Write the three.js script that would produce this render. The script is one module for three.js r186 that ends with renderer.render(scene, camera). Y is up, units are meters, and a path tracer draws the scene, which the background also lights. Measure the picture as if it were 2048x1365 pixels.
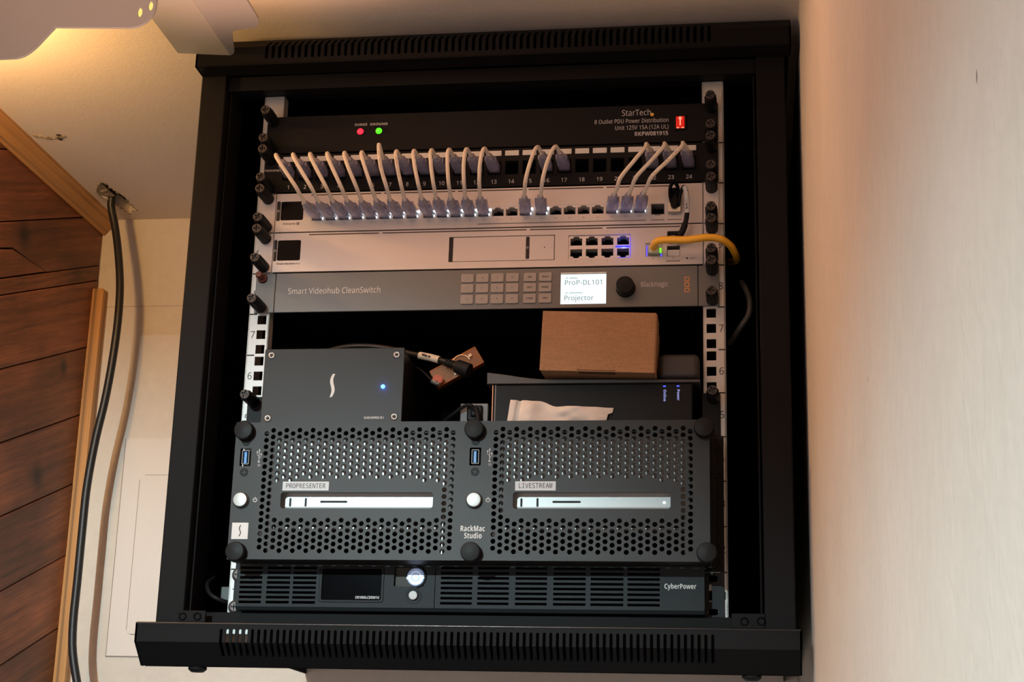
import * as THREE from 'three';
import { mergeGeometries, mergeVertices } from 'three/addons/utils/BufferGeometryUtils.js';
import { RoundedBoxGeometry } from 'three/addons/geometries/RoundedBoxGeometry.js';
import { RectAreaLightUniformsLib } from 'three/addons/lights/RectAreaLightUniformsLib.js';
import { FontLoader } from 'three/addons/loaders/FontLoader.js';

// Millimetres below, measured from the rack: x across from its centre line, y up from the bottom of unit 1, z out of the mounting rails.
const OY = 1300;                               // height of that origin above the floor
const MM = 0.001;
const vm = (x, y, z) => new THREE.Vector3(x * MM, (y + OY) * MM, z * MM);

// ---------- camera, light, exposure ----------
const scene = new THREE.Scene();
scene.background = new THREE.Color(0x000000);
const camera = new THREE.PerspectiveCamera(2 * Math.atan(682.5 / 3300) * 180 / Math.PI, 2048 / 1365, 0.05, 20);
camera.position.copy(vm(267.04, -184.05, 1593.44));
camera.rotation.set(0.27962, 0.14677, 0.02766, 'YXZ');
scene.add(camera);
const renderer = new THREE.WebGLRenderer({ antialias: true });
renderer.toneMapping = THREE.LinearToneMapping;
renderer.toneMappingExposure = 1.0;
renderer.shadowMap.enabled = true;
RectAreaLightUniformsLib.init();

const COOL = { at: [-480, 600, 2450], axis: [-0.173, -0.7555, -0.632], color: new THREE.Color(0.76, 0.97, 1.0), power: 16.3 };
const WARM = { at: [-590, 546, 148], color: new THREE.Color(1.0, 0.54, 0.18), power: 0.47 };
const FILL = { at: [-1150, -500, 2900], aim: [50, 300, 0], color: new THREE.Color(1.0, 0.84, 0.82), power: 2.2, w: 1.6, h: 1.2 };  // added soft fill, no such source known
const UP = { at: [-200, -800, 565], aim: [-200, 625, 560], color: new THREE.Color(1.0, 0.52, 0.32), power: 17.5 };  // added uplight that makes the ceiling bounce

const cool = new THREE.SpotLight(COOL.color, COOL.power, 0, 49.07 * Math.PI / 180, 0.155, 2);
cool.name = 'pendant_lamp_light'; cool.position.copy(vm(...COOL.at)); cool.target.position.copy(vm(...COOL.at.map((v, i) => v + 500 * COOL.axis[i])));
cool.castShadow = true; cool.shadow.radius = 0.25; cool.shadow.mapSize.set(2048, 2048); cool.shadow.bias = -0.0005;
scene.add(cool, cool.target);
const warm = new THREE.PointLight(WARM.color, WARM.power, 0, 2);
warm.name = 'wall_lamp_light'; warm.position.copy(vm(...WARM.at)); warm.castShadow = true; warm.shadow.radius = 1.2; warm.shadow.bias = -0.0005;
scene.add(warm);
const up = new THREE.SpotLight(UP.color, UP.power, 0, 19.6 * Math.PI / 180, 0.3, 2);
up.name = 'added_uplight_light'; up.position.copy(vm(...UP.at)); up.target.position.copy(vm(...UP.aim)); up.castShadow = true; up.shadow.radius = 1.5; up.shadow.bias = -0.0005;
scene.add(up, up.target);
const fill = new THREE.RectAreaLight(FILL.color, FILL.power, FILL.w, FILL.h);
fill.name = 'added_fill_panel_light'; fill.position.copy(vm(...FILL.at)); fill.lookAt(vm(...FILL.aim));
scene.add(fill);

// ---------- helpers ----------
let seed = 7;
const rnd = () => { seed = (seed * 1664525 + 1013904223) >>> 0; return seed / 4294967296; };
const names = {};
const numbered = (n) => { const k = names[n] = (names[n] ?? -1) + 1; return k ? `${n}_${String(k).padStart(3, '0')}` : n; };
const origin = new Map();
function tag(o, label, category, group, kind) {
  if (label) o.userData.label = label;
  if (category) o.userData.category = category;
  if (group) o.userData.group = group;
  if (kind) o.userData.kind = kind;
  return o;
}
function thing(name, label, category, at, group) {
  const o = new THREE.Group(); o.name = numbered(name);
  o.position.copy(vm(...at)); scene.add(o); origin.set(o, at);
  return tag(o, label, category, group);
}
const clean = (g) => {
  const h = g.index ? g.toNonIndexed() : g.clone();
  for (const k of Object.keys(h.attributes)) if (k !== 'position' && k !== 'normal') h.deleteAttribute(k);
  if (!h.attributes.normal) h.computeVertexNormals();
  h.clearGroups();
  return h;
};
function bake(list, at, uvOf) {                 // merge, give uv in metres by the side each face looks to, shift to the parent's base, scale to metres
  const g = mergeGeometries([].concat(list).flat(9).map(clean));
  const p = g.attributes.position, uv = new Float32Array(p.count * 2), a = new THREE.Vector3(), b = new THREE.Vector3(), c = new THREE.Vector3(), n = new THREE.Vector3();
  for (let i = 0; i < p.count; i += 3) {
    a.fromBufferAttribute(p, i); b.fromBufferAttribute(p, i + 1); c.fromBufferAttribute(p, i + 2);
    n.copy(b).sub(a).cross(c.clone().sub(a));
    const ax = Math.abs(n.x), ay = Math.abs(n.y), az = Math.abs(n.z);
    [a, b, c].forEach((q, k) => {
      const t = uvOf ? uvOf(q) : ax > ay && ax > az ? [-q.z, q.y] : ay > az ? [q.x, q.z] : [q.x, q.y];
      uv[(i + k) * 2] = t[0] * MM; uv[(i + k) * 2 + 1] = t[1] * MM;
    });
  }
  g.setAttribute('uv', new THREE.BufferAttribute(uv, 2));
  g.translate(-at[0], -at[1], -at[2]); g.scale(MM, MM, MM);
  return g;
}
function part(name, list, mat, parent, label, uvOf) {
  const top = !parent, at = top ? [0, 0, 0] : origin.get(parent);
  const m = new THREE.Mesh(bake(list, at, uvOf), mat);
  m.name = top ? numbered(name) : name; m.castShadow = m.receiveShadow = true;
  if (label) m.userData.label = label;
  origin.set(m, at);
  if (top) { m.position.y = OY * MM; scene.add(m); } else parent.add(m);
  return m;
}
function piece(name, geometry, mat, parent, at, turn) {   // a piece that shares a ready geometry (metres) with its like
  const m = new THREE.Mesh(geometry, mat), o = origin.get(parent);
  m.name = name; m.castShadow = m.receiveShadow = true;
  m.position.set((at[0] - o[0]) * MM, (at[1] - o[1]) * MM, (at[2] - o[2]) * MM);
  if (turn) m.rotation.set(...turn);
  origin.set(m, at); parent.add(m);
  return m;
}
function structure(name, list, mat, uvOf) { return tag(part(name, list, mat, null, null, uvOf), null, null, null, 'structure'); }
const box = (x0, x1, y0, y1, z0, z1, r = 0) => {
  const w = x1 - x0, h = y1 - y0, d = z1 - z0;
  const g = r ? new RoundedBoxGeometry(w, h, d, 2, Math.min(r, w / 2.01, h / 2.01, d / 2.01)) : new THREE.BoxGeometry(w, h, d);
  return g.translate((x0 + x1) / 2, (y0 + y1) / 2, (z0 + z1) / 2);
};
const cyl = (x, y, z0, z1, r0, r1 = r0, seg = 24) => new THREE.CylinderGeometry(r1, r0, z1 - z0, seg).rotateX(Math.PI / 2).translate(x, y, (z0 + z1) / 2);
const lathe = (x, y, z, prof, seg = 32) => new THREE.LatheGeometry(prof.map(([r, h]) => new THREE.Vector2(r, h)), seg).rotateX(Math.PI / 2).translate(x, y, z);
const tube = (pts, r, n = 40, seg = 10, closed = false) => new THREE.TubeGeometry(new THREE.CatmullRomCurve3(pts.map((q) => new THREE.Vector3(...q)), closed, 'centripetal'), n, r, seg, closed);
const poly = (pts) => new THREE.Shape(pts.map(([x, y]) => new THREE.Vector2(x, y)));
const rrect = (x0, x1, y0, y1, r, C = THREE.Shape) => {
  const s = new C();
  s.moveTo(x0 + r, y0); s.lineTo(x1 - r, y0); s.absarc(x1 - r, y0 + r, r, -Math.PI / 2, 0, false);
  s.lineTo(x1, y1 - r); s.absarc(x1 - r, y1 - r, r, 0, Math.PI / 2, false);
  s.lineTo(x0 + r, y1); s.absarc(x0 + r, y1 - r, r, Math.PI / 2, Math.PI, false);
  s.lineTo(x0, y0 + r); s.absarc(x0 + r, y0 + r, r, Math.PI, Math.PI * 1.5, false);
  return s;
};
const hole = (pts) => new THREE.Path(pts.map(([x, y]) => new THREE.Vector2(x, y)));
const slab = (shape, z0, z1, bevel = 0, curve = 8) => new THREE.ExtrudeGeometry(shape, { depth: z1 - z0 - 2 * bevel, bevelEnabled: bevel > 0, bevelThickness: bevel, bevelSize: bevel, bevelOffset: -bevel, bevelSegments: 2, curveSegments: curve }).translate(0, 0, z0 + bevel);
const ngon = (x, y, r, n = 12) => Array.from({ length: n }, (_, i) => [x + r * Math.cos(-i / n * 2 * Math.PI), y + r * Math.sin(-i / n * 2 * Math.PI)]);

// lettering cut as flat print a hair proud of its face
const loader = new FontLoader();
const [sans, bold, mono] = await Promise.all(['sans_regular', 'sans_bold', 'sans_mono_regular'].map((f) => loader.loadAsync(`fonts/droid/droid_${f}.typeface.json`)));
const capOf = new Map();
function word(str, x0, x1, y, cap, z, font = sans, spin = 0) {
  if (!capOf.has(font)) { const h = new THREE.ShapeGeometry(font.generateShapes('H', 100)); h.computeBoundingBox(); capOf.set(font, h.boundingBox.max.y); }
  const g = new THREE.ShapeGeometry(font.generateShapes(str, 100), 4); g.computeBoundingBox();
  const b = g.boundingBox, s = cap / capOf.get(font), sx = x1 === null ? s : (x1 - x0) / (b.max.x - b.min.x);
  g.translate(-b.min.x, 0, 0); g.scale(sx, s, 1);
  if (spin) g.rotateZ(spin);
  return g.translate(x0, y, z);
}
const centred = (str, x, y, cap, z, font = sans) => {
  const g = word(str, 0, null, 0, cap, z, font); g.computeBoundingBox();
  return g.translate(x - g.boundingBox.max.x / 2, y, 0);
};

// ---------- textures and materials ----------
const hash = (x, y) => { let h = (x * 374761393 + y * 668265263) | 0; h = Math.imul(h ^ (h >>> 13), 1274126177); return ((h ^ (h >>> 16)) >>> 0) / 4294967296; };
function noise(x, y, px, py) {
  const ix = Math.floor(x), iy = Math.floor(y), fx = x - ix, fy = y - iy, u = fx * fx * (3 - 2 * fx), v = fy * fy * (3 - 2 * fy);
  const w = (i, p) => ((i % p) + p) % p;
  const a = hash(w(ix, px), w(iy, py)), b = hash(w(ix + 1, px), w(iy, py)), c = hash(w(ix, px), w(iy + 1, py)), d = hash(w(ix + 1, px), w(iy + 1, py));
  return a + (b - a) * u + (c - a) * v + (a - b - c + d) * u * v;
}
function texture(w, h, per, fn, srgb) {        // per: tiles per metre [u, v]
  const d = new Uint8Array(w * h * 4);
  for (let y = 0; y < h; y++) for (let x = 0; x < w; x++) {
    const c = fn(x / w, y / h), i = (y * w + x) * 4;
    for (let k = 0; k < 3; k++) d[i + k] = Math.max(0, Math.min(255, Math.round((Array.isArray(c) ? c[k] : c) * 255)));
    d[i + 3] = 255;
  }
  const t = new THREE.DataTexture(d, w, h, THREE.RGBAFormat);
  t.wrapS = t.wrapT = THREE.RepeatWrapping; t.magFilter = THREE.LinearFilter; t.minFilter = THREE.LinearMipmapLinearFilter; t.generateMipmaps = true;
  t.repeat.set(...per); if (srgb) t.colorSpace = THREE.SRGBColorSpace; t.needsUpdate = true;
  return t;
}
const fbm = (u, v, fu, fv, o = 4) => { let s = 0, a = 0.5, t = 0; for (let i = 0; i < o; i++) { s += a * noise(u * fu, v * fv, fu, fv); t += a; a *= 0.5; fu *= 2; fv *= 2; } return s / t; };
const wallBump = texture(1024, 1024, [2.2, 2.2], (u, v) => 0.35 * fbm(u, v, 48, 48, 4) + 0.35 * fbm(u, v, 150, 150, 2) + 0.3 * fbm(u, v, 9, 9, 3));
const specks = Array.from({ length: 34 }, () => [rnd(), rnd(), 0.0007 + 0.001 * rnd(), 0.75 + 0.35 * rnd()]);
const wallColor = texture(1024, 1024, [1.3, 1.3], (u, v) => {
  let k = 0.965 + 0.05 * (fbm(u, v, 6, 6, 4) - 0.5) + 0.03 * (fbm(u, v, 90, 90, 2) - 0.5);
  for (const [x, y, r, s] of specks) if (Math.hypot(u - x, (v - y) * 0.8) < r) k *= s < 0.86 ? 0.6 : 1.04;
  return [k, k * 0.995, k * 0.985];
}, true);
const peel = texture(512, 512, [14, 14], (u, v) => 0.6 * fbm(u, v, 64, 64, 3) + 0.4 * fbm(u, v, 20, 20, 2));
const brush = texture(512, 512, [8, 8], (u, v) => 0.5 * fbm(u, v, 4, 256, 2) + 0.5 * fbm(u, v, 200, 200, 1));
const woodColor = texture(1024, 512, [1.6, 3.2], (u, v) => {
  const bend = v + 0.03 * fbm(u, v, 4, 3, 3), g = fbm(u, bend % 1, 5, 70, 4), f = fbm(u, v, 30, 240, 2), l = fbm(u, v, 7, 5, 3);
  let k = 0.68 + 0.30 * (g - 0.5) + 0.14 * (f - 0.5) + 0.34 * (l - 0.5), q = 1;
  for (const [x, y, r] of [[0.12, 0.3, 0.017], [0.47, 0.72, 0.013], [0.74, 0.18, 0.016], [0.9, 0.6, 0.011], [0.33, 0.07, 0.012]]) {
    const d = Math.hypot((u - x) * 0.72, (v - y) * 0.36) / r; q *= 1 - 0.62 * Math.exp(-d * d);
  }
  k *= q;
  return [0.98 * k, 0.93 * k, 0.88 * k];
}, true);
const woodBump = texture(1024, 512, [1.6, 3.2], (u, v) => 0.7 * fbm(u, v, 5, 90, 4) + 0.3 * fbm(u, v, 40, 220, 2));
const trimColor = texture(512, 512, [1.1, 11], (u, v) => {
  const w = v + 0.06 * fbm(u, v, 5, 3, 3), s = Math.pow(Math.abs(Math.sin((w * 5 + 0.6 * fbm(u, v, 3, 4, 2)) * Math.PI)), 10);
  const k = 0.92 + 0.14 * (fbm(u, v, 6, 90, 3) - 0.5) - 0.42 * s * fbm(u, v, 3, 6, 2);
  return [k, k * 0.97, k * 0.92];
}, true);
const cardColor = texture(512, 512, [6, 6], (u, v) => { const k = 0.9 + 0.1 * (fbm(u, v, 20, 140, 3) - 0.5) + 0.12 * (fbm(u, v, 160, 160, 2) - 0.5) + 0.06 * (fbm(u, v, 4, 4, 2) - 0.5); return [k, k, k]; }, true);
const plasterColor = texture(256, 256, [12, 12], (u, v) => { const k = 0.75 + 0.5 * (fbm(u, v, 12, 12, 4) - 0.5); return [k, k * 0.95, k * 0.86]; }, true);

const mat = (r, g, b, rough, metal = 0, more = {}) => new THREE.MeshStandardMaterial({ color: new THREE.Color().setRGB(r, g, b), roughness: rough, metalness: metal, ...more });
const phys = (r, g, b, rough, metal, more) => new THREE.MeshPhysicalMaterial({ color: new THREE.Color().setRGB(r, g, b), roughness: rough, metalness: metal, ...more });
const glow = (r, g, b, k = 1) => mat(0.02, 0.02, 0.02, 0.4, 0, { emissive: new THREE.Color().setRGB(r, g, b), emissiveIntensity: k });
const M = {
  wall: mat(0.80, 0.74, 0.68, 0.72, 0, { map: wallColor, bumpMap: wallBump, bumpScale: 0.0004 }),
  ceiling: mat(0.78, 0.70, 0.625, 0.8, 0, { bumpMap: wallBump, bumpScale: 0.0003 }),
  farWall: mat(0.22, 0.13, 0.085, 0.6, 0, { map: woodColor }),
  floor: mat(0.22, 0.15, 0.10, 0.6, 0, { map: woodColor }),
  panel: mat(0.80, 0.74, 0.70, 0.6, 0, { bumpMap: wallBump, bumpScale: 0.0003 }),
  wood: [[0.60, 0.225, 0.112], [0.53, 0.20, 0.10], [0.66, 0.25, 0.125], [0.49, 0.18, 0.092]].map((c) => mat(...c, 0.55, 0, { map: woodColor, bumpMap: woodBump, bumpScale: 0.0007 })),
  gap: mat(0.30, 0.24, 0.20, 0.8),
  crack: mat(0.02, 0.012, 0.008, 0.9),
  trim: mat(0.70, 0.37, 0.135, 0.5, 0, { map: trimColor }),
  plaster: mat(0.78, 0.72, 0.62, 0.9, 0, { map: plasterColor }),
  brown: mat(0.10, 0.06, 0.035, 0.9, 0, { map: plasterColor }),
  powder: phys(0.0085, 0.0080, 0.0085, 0.55, 0, { bumpMap: peel, bumpScale: 0.00006, specularIntensity: 0.14 }),
  inside: phys(0.006, 0.006, 0.007, 0.8, 0, { specularIntensity: 0 }),
  cableGloss: phys(0.012, 0.011, 0.011, 0.28, 0, { specularIntensity: 0.9 }),
  rim: phys(0.012, 0.012, 0.013, 0.22, 0, { bumpMap: peel, bumpScale: 0.00006 }),
  zinc: mat(0.50, 0.51, 0.50, 0.45, 0.35, { bumpMap: brush, bumpScale: 0.00008 }),
  ink: mat(0.015, 0.014, 0.015, 0.7),
  greyInk: mat(0.20, 0.19, 0.19, 0.7),
  white: mat(0.60, 0.60, 0.59, 0.6),
  pale: mat(0.45, 0.44, 0.45, 0.6),
  silver: mat(0.57, 0.545, 0.54, 0.42, 0.15, { bumpMap: brush, bumpScale: 0.00003 }),
  seam: mat(0.05, 0.04, 0.04, 0.7),
  blackGloss: phys(0.003, 0.003, 0.004, 0.10, 0, { specularIntensity: 0.10 }),
  blackSatin: phys(0.009, 0.009, 0.0095, 0.45, 0, { specularIntensity: 0.25 }),
  blackMatte: phys(0.006, 0.0058, 0.0068, 0.6, 0, { specularIntensity: 0.3, bumpMap: peel, bumpScale: 0.00010 }),
  rubber: phys(0.009, 0.009, 0.010, 0.5, 0, { specularIntensity: 0.35 }),
  screwHead: mat(0.028, 0.023, 0.022, 0.5, 0.2),
  steel: mat(0.40, 0.39, 0.37, 0.35, 0.7),
  boot: phys(0.62, 0.62, 0.82, 0.25, 0, { transmission: 0.7, thickness: 0.004, ior: 1.45 }),
  plug: phys(0.75, 0.78, 0.95, 0.12, 0, { transmission: 0.6, thickness: 0.004, ior: 1.5 }),
  cord: mat(0.66, 0.60, 0.52, 0.5),
  yellow: mat(0.86, 0.46, 0.035, 0.42),
  hubGrey: mat(0.125, 0.134, 0.138, 0.42, 0.35, { bumpMap: brush, bumpScale: 0.00003 }),
  key: mat(0.30, 0.29, 0.285, 0.5),
  anod: phys(0.020, 0.0188, 0.0185, 0.45, 0.35, { specularIntensity: 0.6, bumpMap: brush, bumpScale: 0.00004 }),
  alu: mat(0.40, 0.415, 0.41, 0.4, 0.3),
  plasticGrey: phys(0.018, 0.022, 0.025, 0.5, 0, { specularIntensity: 0.25, bumpMap: peel, bumpScale: 0.00006 }),
  card: mat(0.39, 0.215, 0.108, 0.8, 0, { map: cardColor }),
  paper: mat(0.66, 0.59, 0.53, 0.75),
  orange: mat(0.20, 0.068, 0.008, 0.4, 0.1),
  red: mat(0.35, 0.03, 0.02, 0.4),
  usbBlue: mat(0.05, 0.22, 0.55, 0.4),
  bracket: mat(0.24, 0.245, 0.25, 0.5),
  bracketShade: mat(0.16, 0.18, 0.20, 0.5),  // shaded copy of the bracket paint, shade put into the colour
  label: mat(0.50, 0.53, 0.56, 0.6),
  adapter: mat(0.16, 0.18, 0.19, 0.55, 0, { bumpMap: peel, bumpScale: 0.0004 }),
  ledWhite: glow(0.9, 0.95, 1.0, 2.6), ledRed: glow(1.0, 0.02, 0.05, 1.6), ledGreen: glow(0.12, 1.0, 0.02, 1.0), ledBlue: glow(0.05, 0.2, 1.0, 7), ledLime: glow(0.15, 1.0, 0.02, 1.6),
};

// ---------- the room ----------
const CY = 625, ZB = -542, XL = -648, XR = 325, ZA = -100, FL = -OY;
{
  // ceiling with the torn hole that the black cable comes down through
  const ring = [[-612, -420], [-604, -406], [-595, -397], [-591, -403], [-591, -416], [-589, -426], [-587, -435], [-584, -449], [-584, -464], [-585, -482], [-585, -504], [-591, -505], [-601, -517], [-603, -507], [-604, -494], [-605, -484], [-609, -478], [-610, -468], [-611, -458], [-616, -452], [-618, -444], [-617, -433]];
  const s = poly([[-2000, ZB - 60], [XR + 60, ZB - 60], [XR + 60, 4200], [-2000, 4200]]);
  s.holes.push(hole(ring));
  const g = slab(s, 0, 16).rotateX(Math.PI / 2).translate(0, CY + 16, 0);
  const c = structure('ceiling', [g, box(-2000, XR + 60, CY + 90, CY + 110, ZB - 60, 4200)], M.ceiling);
  // torn paper and crumbs along the hole's rim and along the patch where something was pulled off
  const chips = [];
  for (let i = 0; i < ring.length; i++) {
    const [x, z] = ring[i], r = 2.2 + 3.2 * rnd();
    chips.push(new THREE.DodecahedronGeometry(r * 0.55, 0).scale(1.3, 0.35, 0.9 + rnd()).rotateY(rnd() * 6).translate(x, CY - 0.1, z));
  }
  chips.push(box(-620, -600, CY + 3, CY + 5, -456, -396));
  for (let i = 0; i < 10; i++) chips.push(new THREE.DodecahedronGeometry(2 + 3 * rnd(), 0).scale(1, 0.4, 1.4).rotateY(rnd() * 6).translate(-611 + 8 * rnd(), CY + 2.5, -410 - 38 * rnd()));
  for (let i = 0; i < 9; i++) chips.push(new THREE.DodecahedronGeometry(2 + 2 * rnd(), 0).scale(1.2, 0.8, 1).rotateY(rnd() * 6).translate(-588 + 5 * rnd(), CY + 3, -478 - 30 * rnd()));
  part('torn_plaster', chips, M.plaster, c);
  const patch = [];
  for (let i = 0; i < 26; i++) { const t = i / 25; patch.push(new THREE.DodecahedronGeometry(1.0 + 1.5 * rnd() + (t < 0.2 || t > 0.85 ? 1.3 : 0), 0).scale(1.5, 0.3, 1).rotateY(rnd() * 6).translate(-620 + 37 * t, CY - 0.3, -234 - 9 * Math.sin(t * 3) + 7 * (rnd() - 0.5))); }
  part('torn_plaster', patch, M.plaster, c);
  part('torn_paper', [new THREE.DodecahedronGeometry(3, 0).scale(1, 0.5, 1.6).translate(-591, CY - 0.4, -245), new THREE.DodecahedronGeometry(2.4, 0).scale(1.5, 0.5, 0.8).translate(-588, CY - 0.5, -233)], M.brown, c);
  part('void_shade_sheet', [box(-625, -570, CY + 60, CY + 62, -530, -395)], M.crack, c);  // dark sheet above the hole, coloured for its unlit inside
}
structure('floor', box(-2060, XR + 60, FL - 40, FL, ZB - 60, 4260), M.floor);
{
  const b = structure('wall_back', [box(XL - 60, XR + 60, FL, 493, ZB - 60, ZB), box(XL - 60, XR + 60, 494.2, CY, ZB - 60, ZB + 0.6), box(XL - 60, XR + 60, 492, 496, ZB - 60, ZB - 1)], M.wall);
  void b;
}
structure('wall_right', box(XR, XR + 60, FL, CY, ZB, 4200), M.wall);
structure('wall_front', box(-2060, XR + 60, FL, CY, 4200, 4260), M.farWall);
structure('wall_outer', box(-2060, -2000, FL, CY, ZA - 60, 4260), M.farWall);
structure('wall_alcove', box(-2000, -690, FL, CY, ZA - 60, ZA), M.farWall);
{
  // the wood-boarded wall: slanted boards, each its own piece over a backing
  const w = structure('wall_left', box(-690, XL - 8, FL, CY, ZB, ZA), M.crack);
  const T = Math.tan(21.6 * Math.PI / 180), P = 97.5, z0 = ZB + 1, z1 = ZA, top = CY - 8;
  const clip = (pts, inside, cross) => pts.flatMap((q, i) => { const p = pts[(i + pts.length - 1) % pts.length], a = inside(p), b = inside(q); return a && b ? [q] : a !== b ? (b ? [cross(p, q), q] : [cross(p, q)]) : []; });
  const under = (pts, y) => clip(pts, (q) => q[1] <= y, (p, q) => { const t = (y - p[1]) / (q[1] - p[1]); return [p[0] + t * (q[0] - p[0]), y]; });
  const grainUV = (q) => { const a = 21.6 * Math.PI / 180, z = -q.z, y = q.y; return [z * Math.cos(a) + y * Math.sin(a), -z * Math.sin(a) + y * Math.cos(a)]; };
  const line = (k, z) => 536 - P * k - T * (z + 300);       // edge k of the boards
  const board = (pts, i, out = 0) => {
    const p = under(pts, top); if (p.length < 3) return;
    const g = slab(poly(p.map(([z, y]) => [-z, y])), 0, 9 + out, 1.3).rotateY(-Math.PI / 2).rotateY(Math.PI).translate(XL - 9, 0, 0);
    part('board', g, M.wood[(i * 7 + 8) % 4], w, null, grainUV);
  };
  for (let k = -3; k < 9; k++) {
    const gap = 0.7, a = (z) => line(k, z) - gap, b = (z) => line(k + 1, z) + gap;
    if (k === 0) {       // the course with a mitred butt joint and a split strip below
      const cut = 22, b2 = (z) => b(z) + cut;
      board([[z1, a(z1)], [z0, a(z0)], [z0, b2(z0)], [-372, b2(-372)], [-268, 488], [z1, 428]], 1);
      board([[-269.6, 486.4], [-372, b2(-372) + 1], [z1, b2(z1)], [z1, 426.5]], 2, -1);
      board([[z1, b2(z1) - 1.6], [z0, b2(z0) - 1.0], [z0, b(z0)], [z1, b(z1)]], 3, 0.6);
    } else board([[z1, a(z1)], [z0, a(z0)], [z0, b(z0)], [z1, b(z1)]], k + 5, (k * 5 % 3) * 0.5);
  }
}
// trims: along the ceiling above the boards, and down the corner
structure('trim_1', [slab(poly([[XL, CY - 23], [XL + 3, CY - 24], [XL + 21, CY - 4], [XL + 21, CY], [XL, CY]]), ZB + 2, ZA, 0.8)], M.trim, (q) => [q.z, q.x + q.y]);
structure('trim_2', [box(XL, XL + 17, FL, 516, ZB + 0.5, ZB + 19, 1.6)], M.trim, (q) => [q.y, q.x + q.z]);
{
  const a = thing('access_panel', 'flat off-white cover plate on the back wall left of the rack', 'wall panel', [-458, 5, ZB]);
  part('plate', [box(-584, -332, 5, 302, ZB, ZB + 2.2, 1)], M.panel, a);
  part('door', [slab(rrect(-558, -358, 34, 250, 6), ZB + 2, ZB + 4, 0.8)], M.panel, a);
  part('panel_gap', [box(-584.9, -584, 5, 302, ZB, ZB + 1.4), box(-585, -332, 4.2, 5, ZB, ZB + 1.4), box(-559, -558, 40, 244, ZB + 2, ZB + 2.5), box(-552, -364, 33.2, 34, ZB + 2, ZB + 2.5), box(-552, -364, 250, 250.8, ZB + 2, ZB + 2.5)], M.gap, a);
}

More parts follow.
